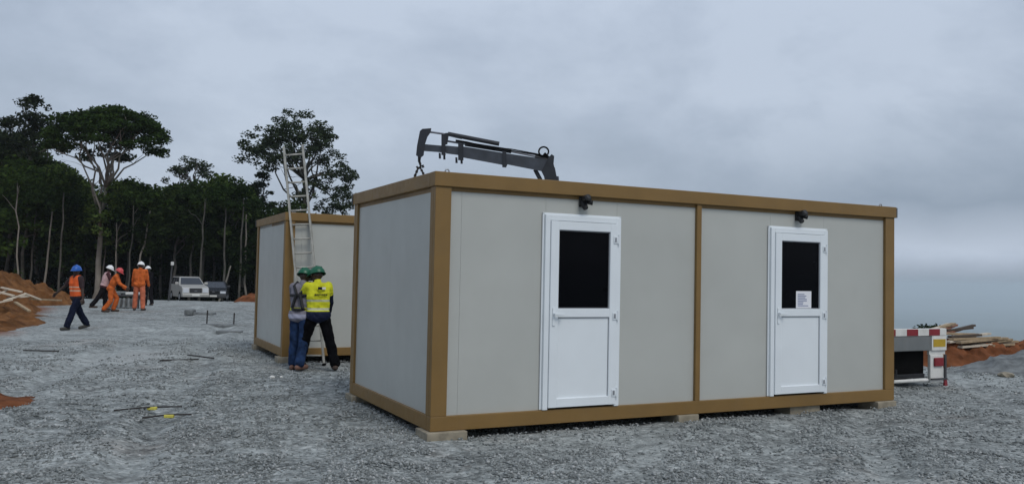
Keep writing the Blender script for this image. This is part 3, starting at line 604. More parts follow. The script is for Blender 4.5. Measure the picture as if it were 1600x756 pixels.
for i in range(6): o.tube([(-.5 + i * .2, -.42, .02), (-.42 + i * .18, -.4, .42)], .05, 7)
o = o.build('sheet_stack', M['grey_sheet']); o.location = bx; o.rotation_euler.z = R(4); tag(o, 'grey stack of sheets and tubes under the dark bench', 'sheet stack')
o = MB().box(.1, .62, -.3, .1, .545, .66, .03).build('white_bag', M['white']); o.location = bx; o.rotation_euler.z = R(4); tag(o, 'white bag lying on the right end of the bench', 'bag')
o = MB(); o.box(-.5, -.1, -.25, .2, .545, .6, .01); o.box(-.42, .02, -.2, .1, .605, .68, .02); o = o.build('tool_case', M['grey_sheet']); o.location = bx; o.rotation_euler.z = R(4); tag(o, 'grey case lying on the left part of the bench', 'case')

# ------------------------------------------------------------------ people
def remesh(name, parts, voxel, mt, parent, smooth=4):
    """parts: (a, b, ra, rb) capsules fused into one continuous surface"""
    q = MB()
    for p in parts:
        if p[0] == 'mesh': q.add(p[1], p[2])
        else: q.capsule(*p)
    me = bpy.data.meshes.new(name); me.from_pydata(q.v, [], q.f); o = bpy.data.objects.new(name, me); col.objects.link(o)
    md = o.modifiers.new('r', 'REMESH'); md.mode = 'VOXEL'; md.voxel_size = voxel
    ms = o.modifiers.new('s', 'SMOOTH'); ms.factor = .5; ms.iterations = smooth
    dg = bpy.context.evaluated_depsgraph_get(); me2 = bpy.data.meshes.new_from_object(o.evaluated_get(dg)); bpy.data.objects.remove(o); bpy.data.meshes.remove(me)
    if name in ('trousers', 'shirt', 'sleeves', 'vest'):
        nv = len(me2.vertices); co = np.empty(nv * 3, np.float32); no = np.empty(nv * 3, np.float32); me2.vertices.foreach_get('co', co); me2.vertices.foreach_get('normal', no); co = co.reshape(-1, 3); no = no.reshape(-1, 3)
        w_ = .016 * fbm(co[:, 0] * 7 + co[:, 2] * 9, co[:, 1] * 7 + co[:, 2] * 5, 3) + .012 * np.abs(fbm(co[:, 0] * 5 - co[:, 1] * 6, co[:, 2] * 16, 2)); me2.vertices.foreach_set('co', (co + no * w_[:, None]).astype(np.float32).ravel())
    me2.name = name; me2.materials.clear(); me2.materials.append(mt); me2.polygons.foreach_set('use_smooth', [True] * len(me2.polygons))
    o = bpy.data.objects.new(name, me2); col.objects.link(o); o.parent = parent; return o
def person(label, px, py, rz, P, outfit, h=1.74, far=False, Y=None):
    g_ = gpt(px, py); root = empty('person', g_, rz, label, 'person'); s = h / 1.71; V = Vector
    vx = .0085 if not far else .012
    lean = R(P.get('lean', 3)); J = {}
    J['pel'] = V((0, 0, 0)); sd = V((0, math.sin(lean), math.cos(lean))); fwv = V((0, math.cos(lean), -math.sin(lean)))
    J['chest'] = sd * .30; J['sh'] = sd * .46; J['neck'] = sd * .53
    hp = lean - R(P.get('head', 0)); hd = V((math.sin(R(P.get('headroll', 0))), math.sin(hp), math.cos(hp))).normalized(); J['head'] = J['neck'] + hd * .125
    hyaw = R(P.get('headyaw', 0)); hf = V((math.sin(hyaw), math.cos(hyaw), 0)); hf = (hf - hd * hf.dot(hd)).normalized(); hx = hf.cross(hd)
    legs = []; low = 0
    for sx, (t, k, spr) in ((-1, P['legL']), (1, P['legR'])):
        hip = V((sx * .09, 0, -.03)); t = R(t); k = R(k); sp = R(spr)
        kn = hip + V((sx * math.sin(sp), math.sin(t) * math.cos(sp), -math.cos(t) * math.cos(sp))) * .43
        an = kn + V((sx * math.sin(sp) * .6, math.sin(t - k), -math.cos(t - k))) * .41
        pit = R(P.get('footpitch', 0)) if (t - k) < R(-8) else 0
        tf = V((sx * .2, math.cos(pit), -math.sin(pit))).normalized(); toe = an + tf * .17 - V((0, 0, .045)); heel = an - tf * .055 - V((0, 0, .04))
        legs.append((sx, hip, kn, an, toe, heel)); low = min(low, an.z - .085, toe.z - .04)
    arms = []
    for sx, (f, ab, el, inn) in ((-1, P['armL']), (1, P['armR'])):
        shd = J['sh'] + V((sx * .185, 0, 0)); f0 = R(f); ab_ = R(ab)
        d1 = V((sx * math.sin(ab_), math.sin(f0) * math.cos(ab_), -math.cos(f0) * math.cos(ab_))); e1 = shd + d1 * .29
        f1 = R(f + el); ab2 = R(ab - inn); d2 = V((sx * math.sin(ab2), math.sin(f1) * math.cos(ab2), -math.cos(f1) * math.cos(ab2))); w1 = e1 + d2 * .255
        arms.append((sx, shd, e1, w1, d2))
    up_ = V((0, 0, -low)); T = lambda p: (p + up_) * s
    C = lambda a, b_, ra, rb: (T(a), T(b_), ra * s, rb * s)
    body = []; pel, ch, sh, nk, hdp = J['pel'], J['chest'], J['sh'], J['neck'], J['head']; X = V((1, 0, 0))
    def torso(g):
        return [C(pel - X * .07, pel + X * .07, .105 + g, .105 + g), C(pel + X * .06 + sd * .03, ch + X * .08, .1 + g, .105 + g), C(pel - X * .06 + sd * .03, ch - X * .08, .1 + g, .105 + g),
                C(ch + X * .08, sh + X * .1 - sd * .04, .105 + g, .085 + g), C(ch - X * .08, sh - X * .1 - sd * .04, .105 + g, .085 + g), C(sh - X * .15 - sd * .02, sh + X * .15 - sd * .02, .062 + g, .062 + g), C(sh + sd * -.03, nk, .07 + g * .7, .055 + g * .5)]
    body += torso(0) + [C(nk - sd * .06, hdp - hd * .02, .055, .055), C(hdp - hf * .012, hdp + hf * .022, .085, .08), C(hdp - hd * .02 + hf * .02, hdp - hd * .075 + hf * .045, .07, .045), C(hdp + hf * .095 + hd * .01, hdp + hf * .112 - hd * .03, .012, .017)]
    for sx in (-1, 1): body.append(C(hdp + hx * sx * .083 + hd * .015, hdp + hx * sx * .087 - hd * .025, .016, .013))
    body.append(C(hdp + hf * .09 + hd * .03 - hx * .03, hdp + hf * .09 + hd * .03 + hx * .03, .014, .014))
    for sx, hip, kn, an, toe, heel in legs: body += [C(hip, kn, .085, .055), C(kn, an, .055, .038), C(an, an - V((0, 0, .03)), .038, .04), C(heel, toe, .035, .032)]
    fr = .0105 if not far else .013
    for sx, a0, e1, w1, d2 in arms:
        body += [C(a0, e1, .052, .042), C(e1, w1, .041, .028)]
        pal = w1 + d2 * .09; side = V((0, 1, 0)); side = (side - d2 * side.dot(d2)).normalized(); nrm = d2.cross(side) * (-sx) 
        body += [C(w1, pal + side * .022, .026, .024), C(w1, pal - side * .024, .026, .022)]
        for k, (o_, l1, l2) in enumerate(((.036, .042, .036), (.012, .047, .04), (-.013, .044, .037), (-.037, .034, .028))):
            r0 = pal + side * o_; m1 = r0 + (d2 * .93 + nrm * .35).normalized() * l1; m2 = m1 + (d2 * .6 + nrm * .8).normalized() * l2; body += [C(r0, m1, fr, fr * .95), C(m1, m2, fr * .95, fr * .8)]
        t0_ = w1 + d2 * .03 + side * .028; t1_ = t0_ + (d2 * .6 + side * .75 + nrm * .2).normalized() * .045; body += [C(t0_, t1_, fr * 1.25, fr * 1.1), C(t1_, t1_ + (d2 * .9 + nrm * .3).normalized() * .032, fr * 1.1, fr * .9)]
    bo = remesh('body', body, vx, M['skin'], root, 2)
    e_ = MB()
    for sx in (-1, 1):
        c_ = T(hdp + hf * .088 + hx * sx * .032 + hd * .008); e_.capsule(c_, c_ + V((0, 0, .0005)), .013 * s, .013 * s, 8, 3)
    e_.build('eyes', M['white'], root, True)
    # clothes
    if outfit.get('trousers'):
        pts = [C(pel - X * .07, pel + X * .07, .116, .116)] if outfit.get('top') else [C(pel - X * .07, pel + X * .07, .122, .122)]
        for sx, hip, kn, an, toe, heel in legs: pts += [C(hip, kn, .104, .085), C(kn, kn.lerp(an, .5), .085, .082), C(kn.lerp(an, .5), an + V((0, 0, .03)), .082, .08)]
        remesh('trousers', pts, vx * 1.3, outfit['trousers'], root, 3)
    if outfit.get('top'):
        pts = torso(.02) + [C(pel - X * .07 - sd * .02, pel + X * .07 - sd * .02, .138, .138)]
        for sx, a0, e1, w1, d2 in arms:
            if outfit.get('sleeve', 1) == 1: pts += [C(a0, e1, .07, .06), C(e1, w1, .06, .045)]
            else: pts += [C(a0, a0.lerp(e1, .75), .07, .066)]
        remesh('shirt', pts, vx * 1.3, outfit['top'], root, 3)
    if outfit.get('lower_sleeve'):
        pts = []
        for sx, a0, e1, w1, d2 in arms: pts += [C(a0.lerp(e1, .6), e1, .069, .064), C(e1, w1, .064, .05)]
        pts += []
        remesh('sleeves', pts, vx * 1.3, outfit['lower_sleeve'], root, 2)
    if outfit.get('vest'):
        pts = [p for p in torso(.032)[:5]] + [C(sh - X * .13 - sd * .03, sh + X * .13 - sd * .03, .085, .085)]; remesh('vest', pts, vx * 1.3, outfit['vest'], root, 2)
    if outfit.get('harness'):
        hb = MB(); rr_ = .028
        for sx in (-1, 1):
            pth = [pel + X * sx * .1 + sd * .08 - fwv * .13, ch + X * sx * .03 - fwv * .15 + sd * .02, sh + X * sx * .12 - fwv * .09, sh + X * sx * .12 + sd * .075, sh + X * sx * .11 + fwv * .1, ch + X * sx * .1 + fwv * .14]
            hb.tube([T(p) for p in pth], rr_ * s, 6)
        hb.tube([T(ch - X * .16 - fwv * .12), T(ch - fwv * .15), T(ch + X * .16 - fwv * .12)], .024 * s, 6)
        hb.tube([T(pel + sd * .08 + V((.145 * math.cos(a), .15 * math.sin(a), 0))) for a in [i * math.pi / 8 for i in range(17)]], .025 * s, 6)
        hb.build('harness', M['black'], root)
    for sx, hip, kn, an, toe, heel in legs:
        b_ = [C(an + V((0, 0, .03)), an - V((0, 0, .02)), .05, .052), C(heel, toe, .047, .043)]
        remesh('boot', b_, vx * 1.2, outfit.get('boots', M['boot']), root, 1)
    # safety helmet
    hc = T(hdp + hd * .025); q = MB(); n = 20; rings = 7; vs = []
    for i in range(rings):
        a = math.pi / 2 * i / (rings - 1) * .99
        for k in range(n):
            th = 2 * math.pi * k / n; vs.append(hc + (hf * math.cos(th) * .138 + hx * math.sin(th) * .118) * math.cos(a) * s + hd * (math.sin(a) * .125 * s))
    fs = [(i * n + k, i * n + (k + 1) % n, (i + 1) * n + (k + 1) % n, (i + 1) * n + k) for i in range(rings - 1) for k in range(n)] + [tuple((rings - 1) * n + k for k in range(n))]
    q.add(vs, fs); br = []; 
    for dz in (0, -.012):
        for ro in (0, 1):
            for k in range(n):
                th = 2 * math.pi * k / n; f_ = max(0, math.cos(th)); br.append(hc + (hf * math.cos(th) * (.136 + ro * (.016 + .045 * f_)) + hx * math.sin(th) * (.116 + ro * .016)) * s + hd * ((dz - ro * .012 * (1 + f_)) * s))
    bf = []
    for k in range(n):
        k2 = (k + 1) % n; bf += [(k, k2, n + k2, n + k), (2 * n + k, 3 * n + k, 3 * n + k2, 2 * n + k2), (n + k, n + k2, 3 * n + k2, 3 * n + k), (k, 2 * n + k, 2 * n + k2, k2)]
    q.add(br, bf); q.tube([hc - hf * .1 * s + hd * .09 * s, hc + hd * .132 * s, hc + hf * .1 * s + hd * .09 * s], .012 * s, 6)
    q.build('helmet', outfit['hat'], root, True)
    return root, T, J, sd, fwv
ORV = band_mat('orange_vest', (.75, .13, .035), [(1.02, 1.06, (.6, .42, .3)), (1.12, 1.15, (.6, .42, .3))])
YEL = band_mat('yellow_shirt', (.62, .62, .03), [(1.165, 1.2, (.42, .44, .32)), (1.02, 1.06, (.5, .5, .36)), (0, 1.0, (.012, .016, .04))])
GRY = band_mat('grey_shirt', (.2, .19, .22), [(1.02, 1.07, (.5, .5, .04)), (.88, .96, (.4, .4, .5))])
MAR = mat('maroon_cloth', (.07, .02, .025), .9, .3, 9); PNK = mat('pale_vest', (.55, .36, .36), .8, .25, 8); DK = mat('dark_cloth', (.012, .011, .013), .95, .3, 9, spec=.05)
FADE = mat('faded_orange_cloth', (.5, .14, .07), .85, .3, 7, bump=.4, bscale=13); TEE = mat('dark_tee', (.035, .02, .022), .9, .3, 9)
person('man in blue helmet and orange vest striding left across the gravel', 118, 515, R(148), dict(lean=4, head=4, headyaw=-25, legL=(24, 6, 2), legR=(-20, 12, 2), armL=(-6, 12, 8, 0), armR=(22, 38, 12, 4), footpitch=14), dict(trousers=M['navy'], top=TEE, sleeve=.5, vest=ORV, hat=M['hatb'], boots=mat('grey_boot', (.05, .048, .042), .8)), 1.72, True)
person('man in white helmet with pale vest over maroon sleeves behind the stooping orange worker', 161, 485, R(-60), dict(lean=14, head=-8, legL=(8, 6, 3), legR=(-24, 10, 3), armL=(30, 10, 30, 5), armR=(25, 10, 35, 5)), dict(trousers=DK, top=MAR, vest=PNK, hat=M['hatw']), 1.7, True)
person('stooping worker in orange coveralls and red helmet by the bench', 172, 487, R(-72), dict(lean=22, head=-6, legL=(28, 44, 6), legR=(4, 36, 6), armL=(20, 6, 25, 5), armR=(28, 6, 30, 5)), dict(trousers=M['orange'], top=M['orange'], hat=M['hatr']), 1.72, True)
person('standing worker in orange coveralls and white helmet seen from behind', 216.5, 485, R(8), dict(lean=6, head=-8, legL=(3, 3, 5), legR=(-4, 5, 6), armL=(6, 11, 10, 4), armR=(8, 10, 14, 4)), dict(trousers=FADE, top=M['orange'], hat=M['hatw']), 1.86, True)
person('man in dark clothes and white helmet half hidden behind the standing orange worker', 231, 477, R(60), dict(lean=5, head=-10, legL=(4, 4, 2), legR=(-4, 8, 2), armL=(20, 8, 30, 5), armR=(18, 8, 30, 5)), dict(trousers=DK, top=DK, hat=M['hatw']), 1.74, True)
person('man in green helmet wearing blue jeans and a black harness, facing the ladder', 467, 578, R(-14), dict(lean=8, head=-14, headyaw=25, legL=(3, 4, 3), legR=(-8, 12, 2), armL=(30, 14, 55, 8), armR=(30, 6, 60, 10)), dict(trousers=M['jeans'], top=GRY, hat=M['hatg'], harness=True, boots=M['boot_tan']), 1.72)
y_, T_, J_, sd_, fw_ = person('man in green helmet and yellow and navy work shirt, standing with legs apart', 495, 578, R(32), dict(lean=9, head=-10, headyaw=-40, legL=(12, 4, 13), legR=(-8, 10, 13), armL=(30, 10, 45, 20), armR=(16, 12, 26, 6)), dict(trousers=mat('black_trousers', (.004, .004, .005), .95, .3, 8, spec=.05), top=YEL, lower_sleeve=M['navy'], hat=M['hatg']), 1.76)
# print on the back of the yellow shirt: a small dark and pale emblem with a line of text too small to read
q = MB(); c_ = T_(J_['chest'] + sd_ * .105 - fw_ * .141); ax = Vector((1, 0, 0)); 
q.beam(c_ - ax * .045, c_ + ax * .02, .02, .045, tuple(sd_)); q.build('emblem', M['navy'], y_)
q = MB(); q.beam(c_ + ax * .024, c_ + ax * .085, .019, .04, tuple(sd_)); q.build('emblem', M['white'], y_)
c_ = T_(J_['chest'] - sd_ * .0 - fw_ * .145); q = MB()
for i in range(7): q.beam(c_ + ax * (-.11 + i * .033), c_ + ax * (-.088 + i * .033), .016, .022, tuple(sd_))
q.build('shirt_text', M['navy'], y_)

# ------------------------------------------------------------------ cars
def car(label, loc, rz, paint, L, W, H, suv, pane):
    t = empty('parked_car', loc, rz, label, 'car'); w2 = W / 2; bl = .67 * H; hood = .63 * H; r = .36 if suv else .33
    yf, yr = -L / 2, L / 2; wf, wb = yf + .85, yr - .95
    def arch(c): return [(c - r * 1.18 * math.cos(a), r * .9 + r * 1.18 * math.sin(a)) for a in [i * math.pi / 8 for i in range(9)]]
    poly = [(yf + .08, .38)] + arch(wf) + arch(wb) + [(yr - .03, .4), (yr, .8), (yr - .05, bl), (yf + 1.35, bl), (yf + 1.1, bl + .0), (yf + .35, hood), (yf + .05, hood - .13), (yf, .5)]
    m_ = MB().prism(poly, -w2, w2, lambda z: 1 - .05 * max(0, z - .7)); body = m_.build('body', paint, t)
    bm = bmesh.new(); bm.from_mesh(body.data); bmesh.ops.bevel(bm, geom=[e for e in bm.edges if e.calc_face_angle(0) > .9], offset=.05, segments=3, profile=.6, affect='EDGES'); bm.to_mesh(body.data); bm.free()
    rw = w2 * .74; z0, z1 = bl - .02, H; yb0 = yf + 1.15; yb1 = yf + 2.05; yt1 = yr - (.25 if suv else .8); yt0 = yr - .08
    v = [(-w2 * .97, yb0, z0), (w2 * .97, yb0, z0), (w2 * .97, yt0, z0), (-w2 * .97, yt0, z0), (-rw, yb1, z1), (rw, yb1, z1), (rw, yt1, z1), (-rw, yt1, z1)]
    cabin_ = MB().add(v, [(0, 3, 2, 1), (4, 5, 6, 7), (0, 1, 5, 4), (1, 2, 6, 5), (2, 3, 7, 6), (3, 0, 4, 7)]).build('roof', paint, t)
    bm = bmesh.new(); bm.from_mesh(cabin_.data); bmesh.ops.bevel(bm, geom=bm.edges[:], offset=.05, segments=3, profile=.6, affect='EDGES'); bm.to_mesh(cabin_.data); bm.free()
    def gpane(nm, a, b_, c, d, u0, u1, k0=.1, k1=.88, off=.012):
        a, b_, c, d = map(Vector, (a, b_, c, d)); f = lambda u, k: (a.lerp(b_, u)).lerp(d.lerp(c, u), k)
        p = [f(u0, k0), f(u1, k0), f(u1, k1), f(u0, k1)]; n = (p[1] - p[0]).cross(p[3] - p[0]).normalized()
        cen = Vector((0, (yb0 + yt0) / 2, (z0 + z1) / 2)); n = n if n.dot(p[0] - cen) > 0 else -n
        vs = [x + n * off for x in p] + [x - n * .02 for x in p]
        MB().add(vs, [(0, 1, 2, 3), (4, 7, 6, 5), (0, 4, 5, 1), (1, 5, 6, 2), (2, 6, 7, 3), (3, 7, 4, 0)]).build(nm, M['cglass'] if not pane else pane, t)
    gpane('windscreen', v[0], v[1], v[5], v[4], .05, .95); gpane('rear_window', v[2], v[3], v[7], v[6], .08, .92)
    for s_ in (0, 1):
        A, B_, C_, D_ = (v[1], v[2], v[6], v[5]) if s_ else (v[3], v[0], v[4], v[7])
        for u0, u1 in ((.06, .34), (.37, .64), (.67, .93)): gpane('side_window', A, B_, C_, D_, u0, u1)
    q = MB().box(-w2 * .98, w2 * .98, yf - .07, yf + .12, .36, .6, .04); q.build('bumper', M['dgrey'] if not suv else paint, t)
    q = MB().box(-w2 * .45, w2 * .45, yf - .0, yf + .06, .63, hood - .12, .012)
    for i in range(5): q.box(-w2 * .43, w2 * .43, yf - .016, yf - .001, .645 + i * .06, .66 + i * .06)
    q.build('grille', M['dgrey'] if suv else M['black'], t); MB().box(-.09, .09, yf - .03, yf - .017, .74, .8, .01).build('badge', M['chrome'], t)
    for s_ in (-1, 1):
        MB().box(*sorted((s_ * w2 * .5, s_ * w2 * .93)), yf - .02, yf + .12, .65, hood - .13, .02).build('headlight', M['lens'], t)
        q = MB().box(*sorted((s_ * w2 * .96, s_ * (w2 + .2))), yb0 + .2, yb0 + .3, bl + .02, bl + .2, .03); q.build('mirror', paint, t)
        q = MB().box(*sorted((s_ * w2 * .6, s_ * w2 * .9)), yr - .04, yr + .02, .7, .95, .01); q.build('tail_lamp', M['red'], t)
        for y in (wf, wb): wheel(t, s_ * (w2 - .12), y, r, .24, M['hinge'])
    MB().box(-.25, .25, yf - .086, yf - .072, .42, .54, .004).build('number_plate', M['white'], t)
    if suv:
        q = MB()
        for s_ in (-1, 1): q.beam((s_ * rw * .85, yb1 + .15, z1 + .07), (s_ * rw * .85, yt1 - .15, z1 + .07), .03, .03); [q.beam((s_ * rw * .85, y, z1 - .01), (s_ * rw * .85, y, z1 + .06), .03, .03) for y in (yb1 + .2, yt1 - .2)]
        q.build('roof_rail', M['dgrey'], t)
    return t
p = at(294, 471, 60); p.z = gz(p.x, p.y); car('silver car with roof rails parked at the forest edge in front of a black car', p, R(33), M['silver'], 4.5, 1.8, 1.72, True, None)
p = at(335, 473, 62.5); p.z = gz(p.x, p.y); car('black car parked to the right of the silver car and partly behind it', p, R(17), M['cblack'], 4.5, 1.8, 1.5, False, None)

# ------------------------------------------------------------------ trees
def clump_leaves(clumps, dens, size, rng):
    cs = []; 
    for (c, r, k) in clumps:
        n = max(8, int(dens * k)); d = rng.normal(size=(n, 3)); d /= np.linalg.norm(d, axis=1, keepdims=True); d *= (rng.random((n, 1)) ** .45); cs.append(np.asarray(c) + d * np.asarray(r))
    P = np.vstack(cs); n = len(P); a = rng.normal(size=(n, 3)); a[:, 2] *= .55; a /= np.linalg.norm(a, axis=1, keepdims=True)
    t = rng.normal(size=(n, 3)); b_ = np.cross(a, t); b_ /= np.linalg.norm(b_, axis=1, keepdims=True)
    s_ = size * (.6 + .8 * rng.random((n, 1))); q = np.stack([P - a * s_, P - b_ * s_ * .45, P + a * s_, P + b_ * s_ * .45], 1)
    return q.reshape(-1, 3), np.arange(4 * n).reshape(-1, 4)
def limb_curve(a, c, sag, n=6, wig=.15, rng=None):
    a = np.asarray(a, float); c = np.asarray(c, float); L = np.linalg.norm(c - a); pts = []
    for i in range(n + 1):
        t = i / n; p = a * (1 - t) + c * t; p = p + np.array((0, 0, sag * math.sin(math.pi * t))); 
        if 0 < i < n: p = p + rng.normal(size=3) * wig * L * .08
        pts.append(p)
    return pts
def tree(seed, H, tr, crownfn, leafm, barkm, dens, size, label, loc, lean=(0, 0), fork=.6, group='forest trees', limbs=9, cat='tree'):
    rng = np.random.default_rng(seed); root = empty('tree', loc, 0, label, cat, group)
    clumps = crownfn(rng); top = np.array((lean[0], lean[1], H * fork)); q = MB()
    tp = limb_curve((0, 0, -.6), top, 0, 8, .16, rng); q.tube(tp, [tr * (1.25 if i == 0 else 1 - .5 * i / 8) for i in range(9)], 10)
    big = sorted(clumps, key=lambda c: -c[2])[:limbs * 3]; idx = rng.permutation(len(big))[:limbs]
    for k in idx:
        c = np.asarray(big[k][0]); st_ = top if rng.random() < .6 else np.asarray(tp[5 + int(rng.integers(0, 3))]); pts = limb_curve(st_, c, .1 * np.linalg.norm(c - st_), 5, .6, rng); L = np.linalg.norm(c - st_); r0 = tr * .36
        q.tube(pts, [r0 * (1 - .75 * i / 5) for i in range(6)], 6)
        for _ in range(2):
            j = 2 + int(rng.integers(0, 3)); e_ = np.asarray(pts[j]) + rng.normal(size=3) * np.array((.22, .22, .1)) * L + np.array((0, 0, .1 * L)); q.tube(limb_curve(pts[j], e_, .05, 3, .4, rng), [r0 * .3, r0 * .22, r0 * .14, r0 * .06], 5)
    q.build('trunk', barkm, root, True); v_, f_ = clump_leaves(clumps, dens, size, rng); np_mesh('crown', v_, f_, leafm, root); return root
def dome(rx, ry, z0, z1, n, cr, flat=.55, lowfill=.3):
    def f(rng):
        out = []
        for i in range(n):
            a = rng.random() * 6.283; rad = math.sqrt(rng.random()); x = rx * rad * math.cos(a); y = ry * rad * math.sin(a); top = z0 + (z1 - z0) * math.sqrt(max(0, 1 - rad * rad * .97))
            z = top - (z1 - z0) * lowfill * rng.random() ** 1.5; r = cr * (.55 + .8 * rng.random()); out.append(((x, y, z), (r, r, r * flat), r * r))
        return out
    return f
def multi(*fs): return lambda rng: [c for f in fs for c in f(rng)]
def shift(f, dx, dy=0, dz=0): return lambda rng: [((c[0] + dx, c[1] + dy, c[2] + dz), r, k) for c, r, k in f(rng)]
def base_at(px, Y, d=0): p = at(px, 440, Y); p.z = gz(p.x, p.y) - d; return p
def zat(px, py, Y): return at(px, py, Y).z
# the umbrella tree
U = 70; bb = base_at(147, U); ux = (at(172, 250, U) - bb)
tree(21, 15.6, .27, shift(dome(4.7, 4.5, zat(172, 232, U) - bb.z, zat(172, 168, U) - bb.z, 190, .8, .42, .55), ux.x), M['leaf1'], M['bark_pale'], 150, .17, 'tall umbrella shaped tree with wide flat dark crown and leaning pale trunk', bb, (ux.x * .75, 0), .60, limbs=16)
# left edge tree
U = 78; bb = base_at(22, U); z = lambda y, U=78: zat(30, y, U) - base_at(22, 78).z
tree(22, 18, .3, multi(shift(dome(1.7, 2, z(190), z(148), 28, .7, .6, .9), 1.4), shift(dome(3.6, 3.5, z(250), z(186), 66, .8, .55, .85), .6), shift(dome(1.4, 1.4, z(220), z(186), 14, .6), -1.9)), M['leaf3'], M['bark'], 120, .16, 'tall loose crowned tree highest at the left edge of the forest', bb, (.8, 0), .75, limbs=14)
# tall tree behind the ladder
U = 84; bb = base_at(470, U); z = lambda y: zat(470, y, 84) - bb.z; k_ = U / FPX
tree(23, 18.5, .36, multi(shift(dome(3.1, 3, z(245), z(170), 84, .8, .6, .8), -.6), shift(dome(1.9, 2, z(240), z(202), 30, .72, .6, 1), -4.4), shift(dome(1.4, 1.6, z(240), z(200), 12, .7), 2.2), shift(dome(1.4, 1.6, z(305), z(238), 28, .62, .55, 1), 3.6), shift(dome(.9, 1.2, z(318), z(262), 15, .6, .55, 1), 4.7), shift(dome(2.2, 1.5, z(320), z(278), 22, .6, .6, .9), .9), shift(dome(2.1, 1.5, z(335), z(305), 22, .5, .6, .9), 3.4)), M['leaf3'], M['bark'], 130, .16, 'tall ragged tree with separate leaf clumps rising behind the ladder', bb, (.1, 0), .68, limbs=22)
U = 86; bb = base_at(402, U); z = lambda y: zat(402, y, 86) - bb.z
tree(24, 13, .26, multi(shift(dome(1.6, 1.6, z(300), z(266), 15, .6, .5, .9), -.2), shift(dome(2.6, 2, z(335), z(285), 26, .7, .5, .9), .4)), M['leaf3'], M['bark'], 190, .16, 'lower open tree just left of the ladder top', bb, (0, 0), .7, limbs=12)
U = 92; bb = base_at(296, U); z = lambda y: zat(296, y, 92) - bb.z
tree(25, 15.5, .26, multi(dome(2.2, 2, z(275), z(248), 22, .62, .5, .8), shift(dome(1.2, 1.2, z(285), z(262), 9, .55), -1.8)), M['leaf3'], M['bark'], 140, .16, 'pale thin crowned tree peeping above the dense trees left of the ladder', bb, (0, 0), .8, limbs=12)
# ordinary forest trees: four kinds, then copies
kinds = []
for kk, (H_, cf, lm, bk, lab) in enumerate((
    (11, dome(3.2, 3, 6.0, 10.8, 90, 1.0, .65, .75), 'leaf2', 'bark', 'dense mid green forest tree on a pale trunk'),
    (12, dome(2.6, 2.6, 5.5, 11.8, 80, .95, .7, .8), 'leaf1', 'bark', 'tall narrow dark green forest tree'),
    (9, dome(2.8, 2.8, 3.6, 8.6, 80, .9, .7, .9), 'leaf1', 'bark_dark', 'low dark forest tree with foliage reaching down'),
    (13, multi(dome(3.0, 3.0, 8.5, 12.6, 66, .9, .6, .6), dome(1.6, 1.6, 5, 8, 14, .7)), 'leaf2', 'bark', 'high crowned forest tree with a long bare pale trunk'))):
    kinds.append(tree(40 + kk, H_, .17 if kk != 3 else .2, cf, M[lm], M[bk], 55, .23, lab, (0, 0, 0), (.4 * (kk - 1.5), 0), .7, limbs=9))
KL = [k['label'] for k in kinds]; used = [False] * 4; rg = random.Random(5)
def put(kind, px, Y, sz, wid=1.0):
    o = kinds[kind] if not used[kind] else copy_tree(kinds[kind]); used[kind] = True
    p = base_at(px, Y, .1); o.location = p; o.scale = (sz * wid, sz * wid, sz); o.rotation_euler.z = rg.random() * 6.28; return o
front = [(3, -70, 1.0), (0, -38, 1.05), (3, 8, 1.02), (1, 33, .98), (3, 62, 1.0), (3, 92, .95), (2, 118, 1.05), (0, 128, .8), (3, 176, .78), (1, 200, .9), (3, 212, .82), (2, 236, .92), (1, 252, .75), (0, 275, .86), (3, 312, .80), (1, 334, .84), (3, 352, .86), (0, 378, .82), (2, 398, .85), (1, 425, .62), (2, 452, .6), (0, 490, .55), (2, 520, .55), (1, 560, .6), (0, 600, .7), (3, 660, .7), (1, 730, .75)]
for (k, x, s_) in front: put(k, x, 71 + rg.random() * 6, s_ * 1.0)
for x in range(-120, 780, 34):
    for Y0 in (82, 91, 101):
        s_ = np.interp(x, (-120, 60, 130, 240, 330, 420, 520, 780), (1.25, 1.28, 1.05, .98, 1.0, .86, .78, .8)) * (.85 + .2 * rg.random()) * Y0 / 88
        put(rg.choice((0, 1, 2, 2, 3)), x + rg.uniform(-14, 14), Y0 + rg.uniform(-3, 3), s_, 1.15)
# undergrowth and the deep wood behind
rng = np.random.default_rng(99)
def mass(name, n, x0, x1, y0, y1, h0, h1, r0, r1, dens, size, lm, kind='stuff'):
    cl_ = []
    for i in range(n):
        px = rng.uniform(x0, x1); Y_ = rng.uniform(y0, y1); p = base_at(px, Y_); hh_ = rng.uniform(h0, h1) ; r = rng.uniform(r0, r1); cl_.append(((p.x, p.y, p.z + hh_), (r, r, r * .8), r * r))
    v_, f_ = clump_leaves(cl_, dens, size, rng); return tag(np_mesh(name, v_, f_, M[lm]), kind=kind)
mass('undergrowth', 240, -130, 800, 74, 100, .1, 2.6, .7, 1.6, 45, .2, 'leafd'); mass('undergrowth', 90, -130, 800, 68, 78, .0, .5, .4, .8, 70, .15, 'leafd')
mass('deep_wood', 700, -150, 820, 108, 122, .5, 9.5, 1.2, 2.2, 40, .3, 'leafd')
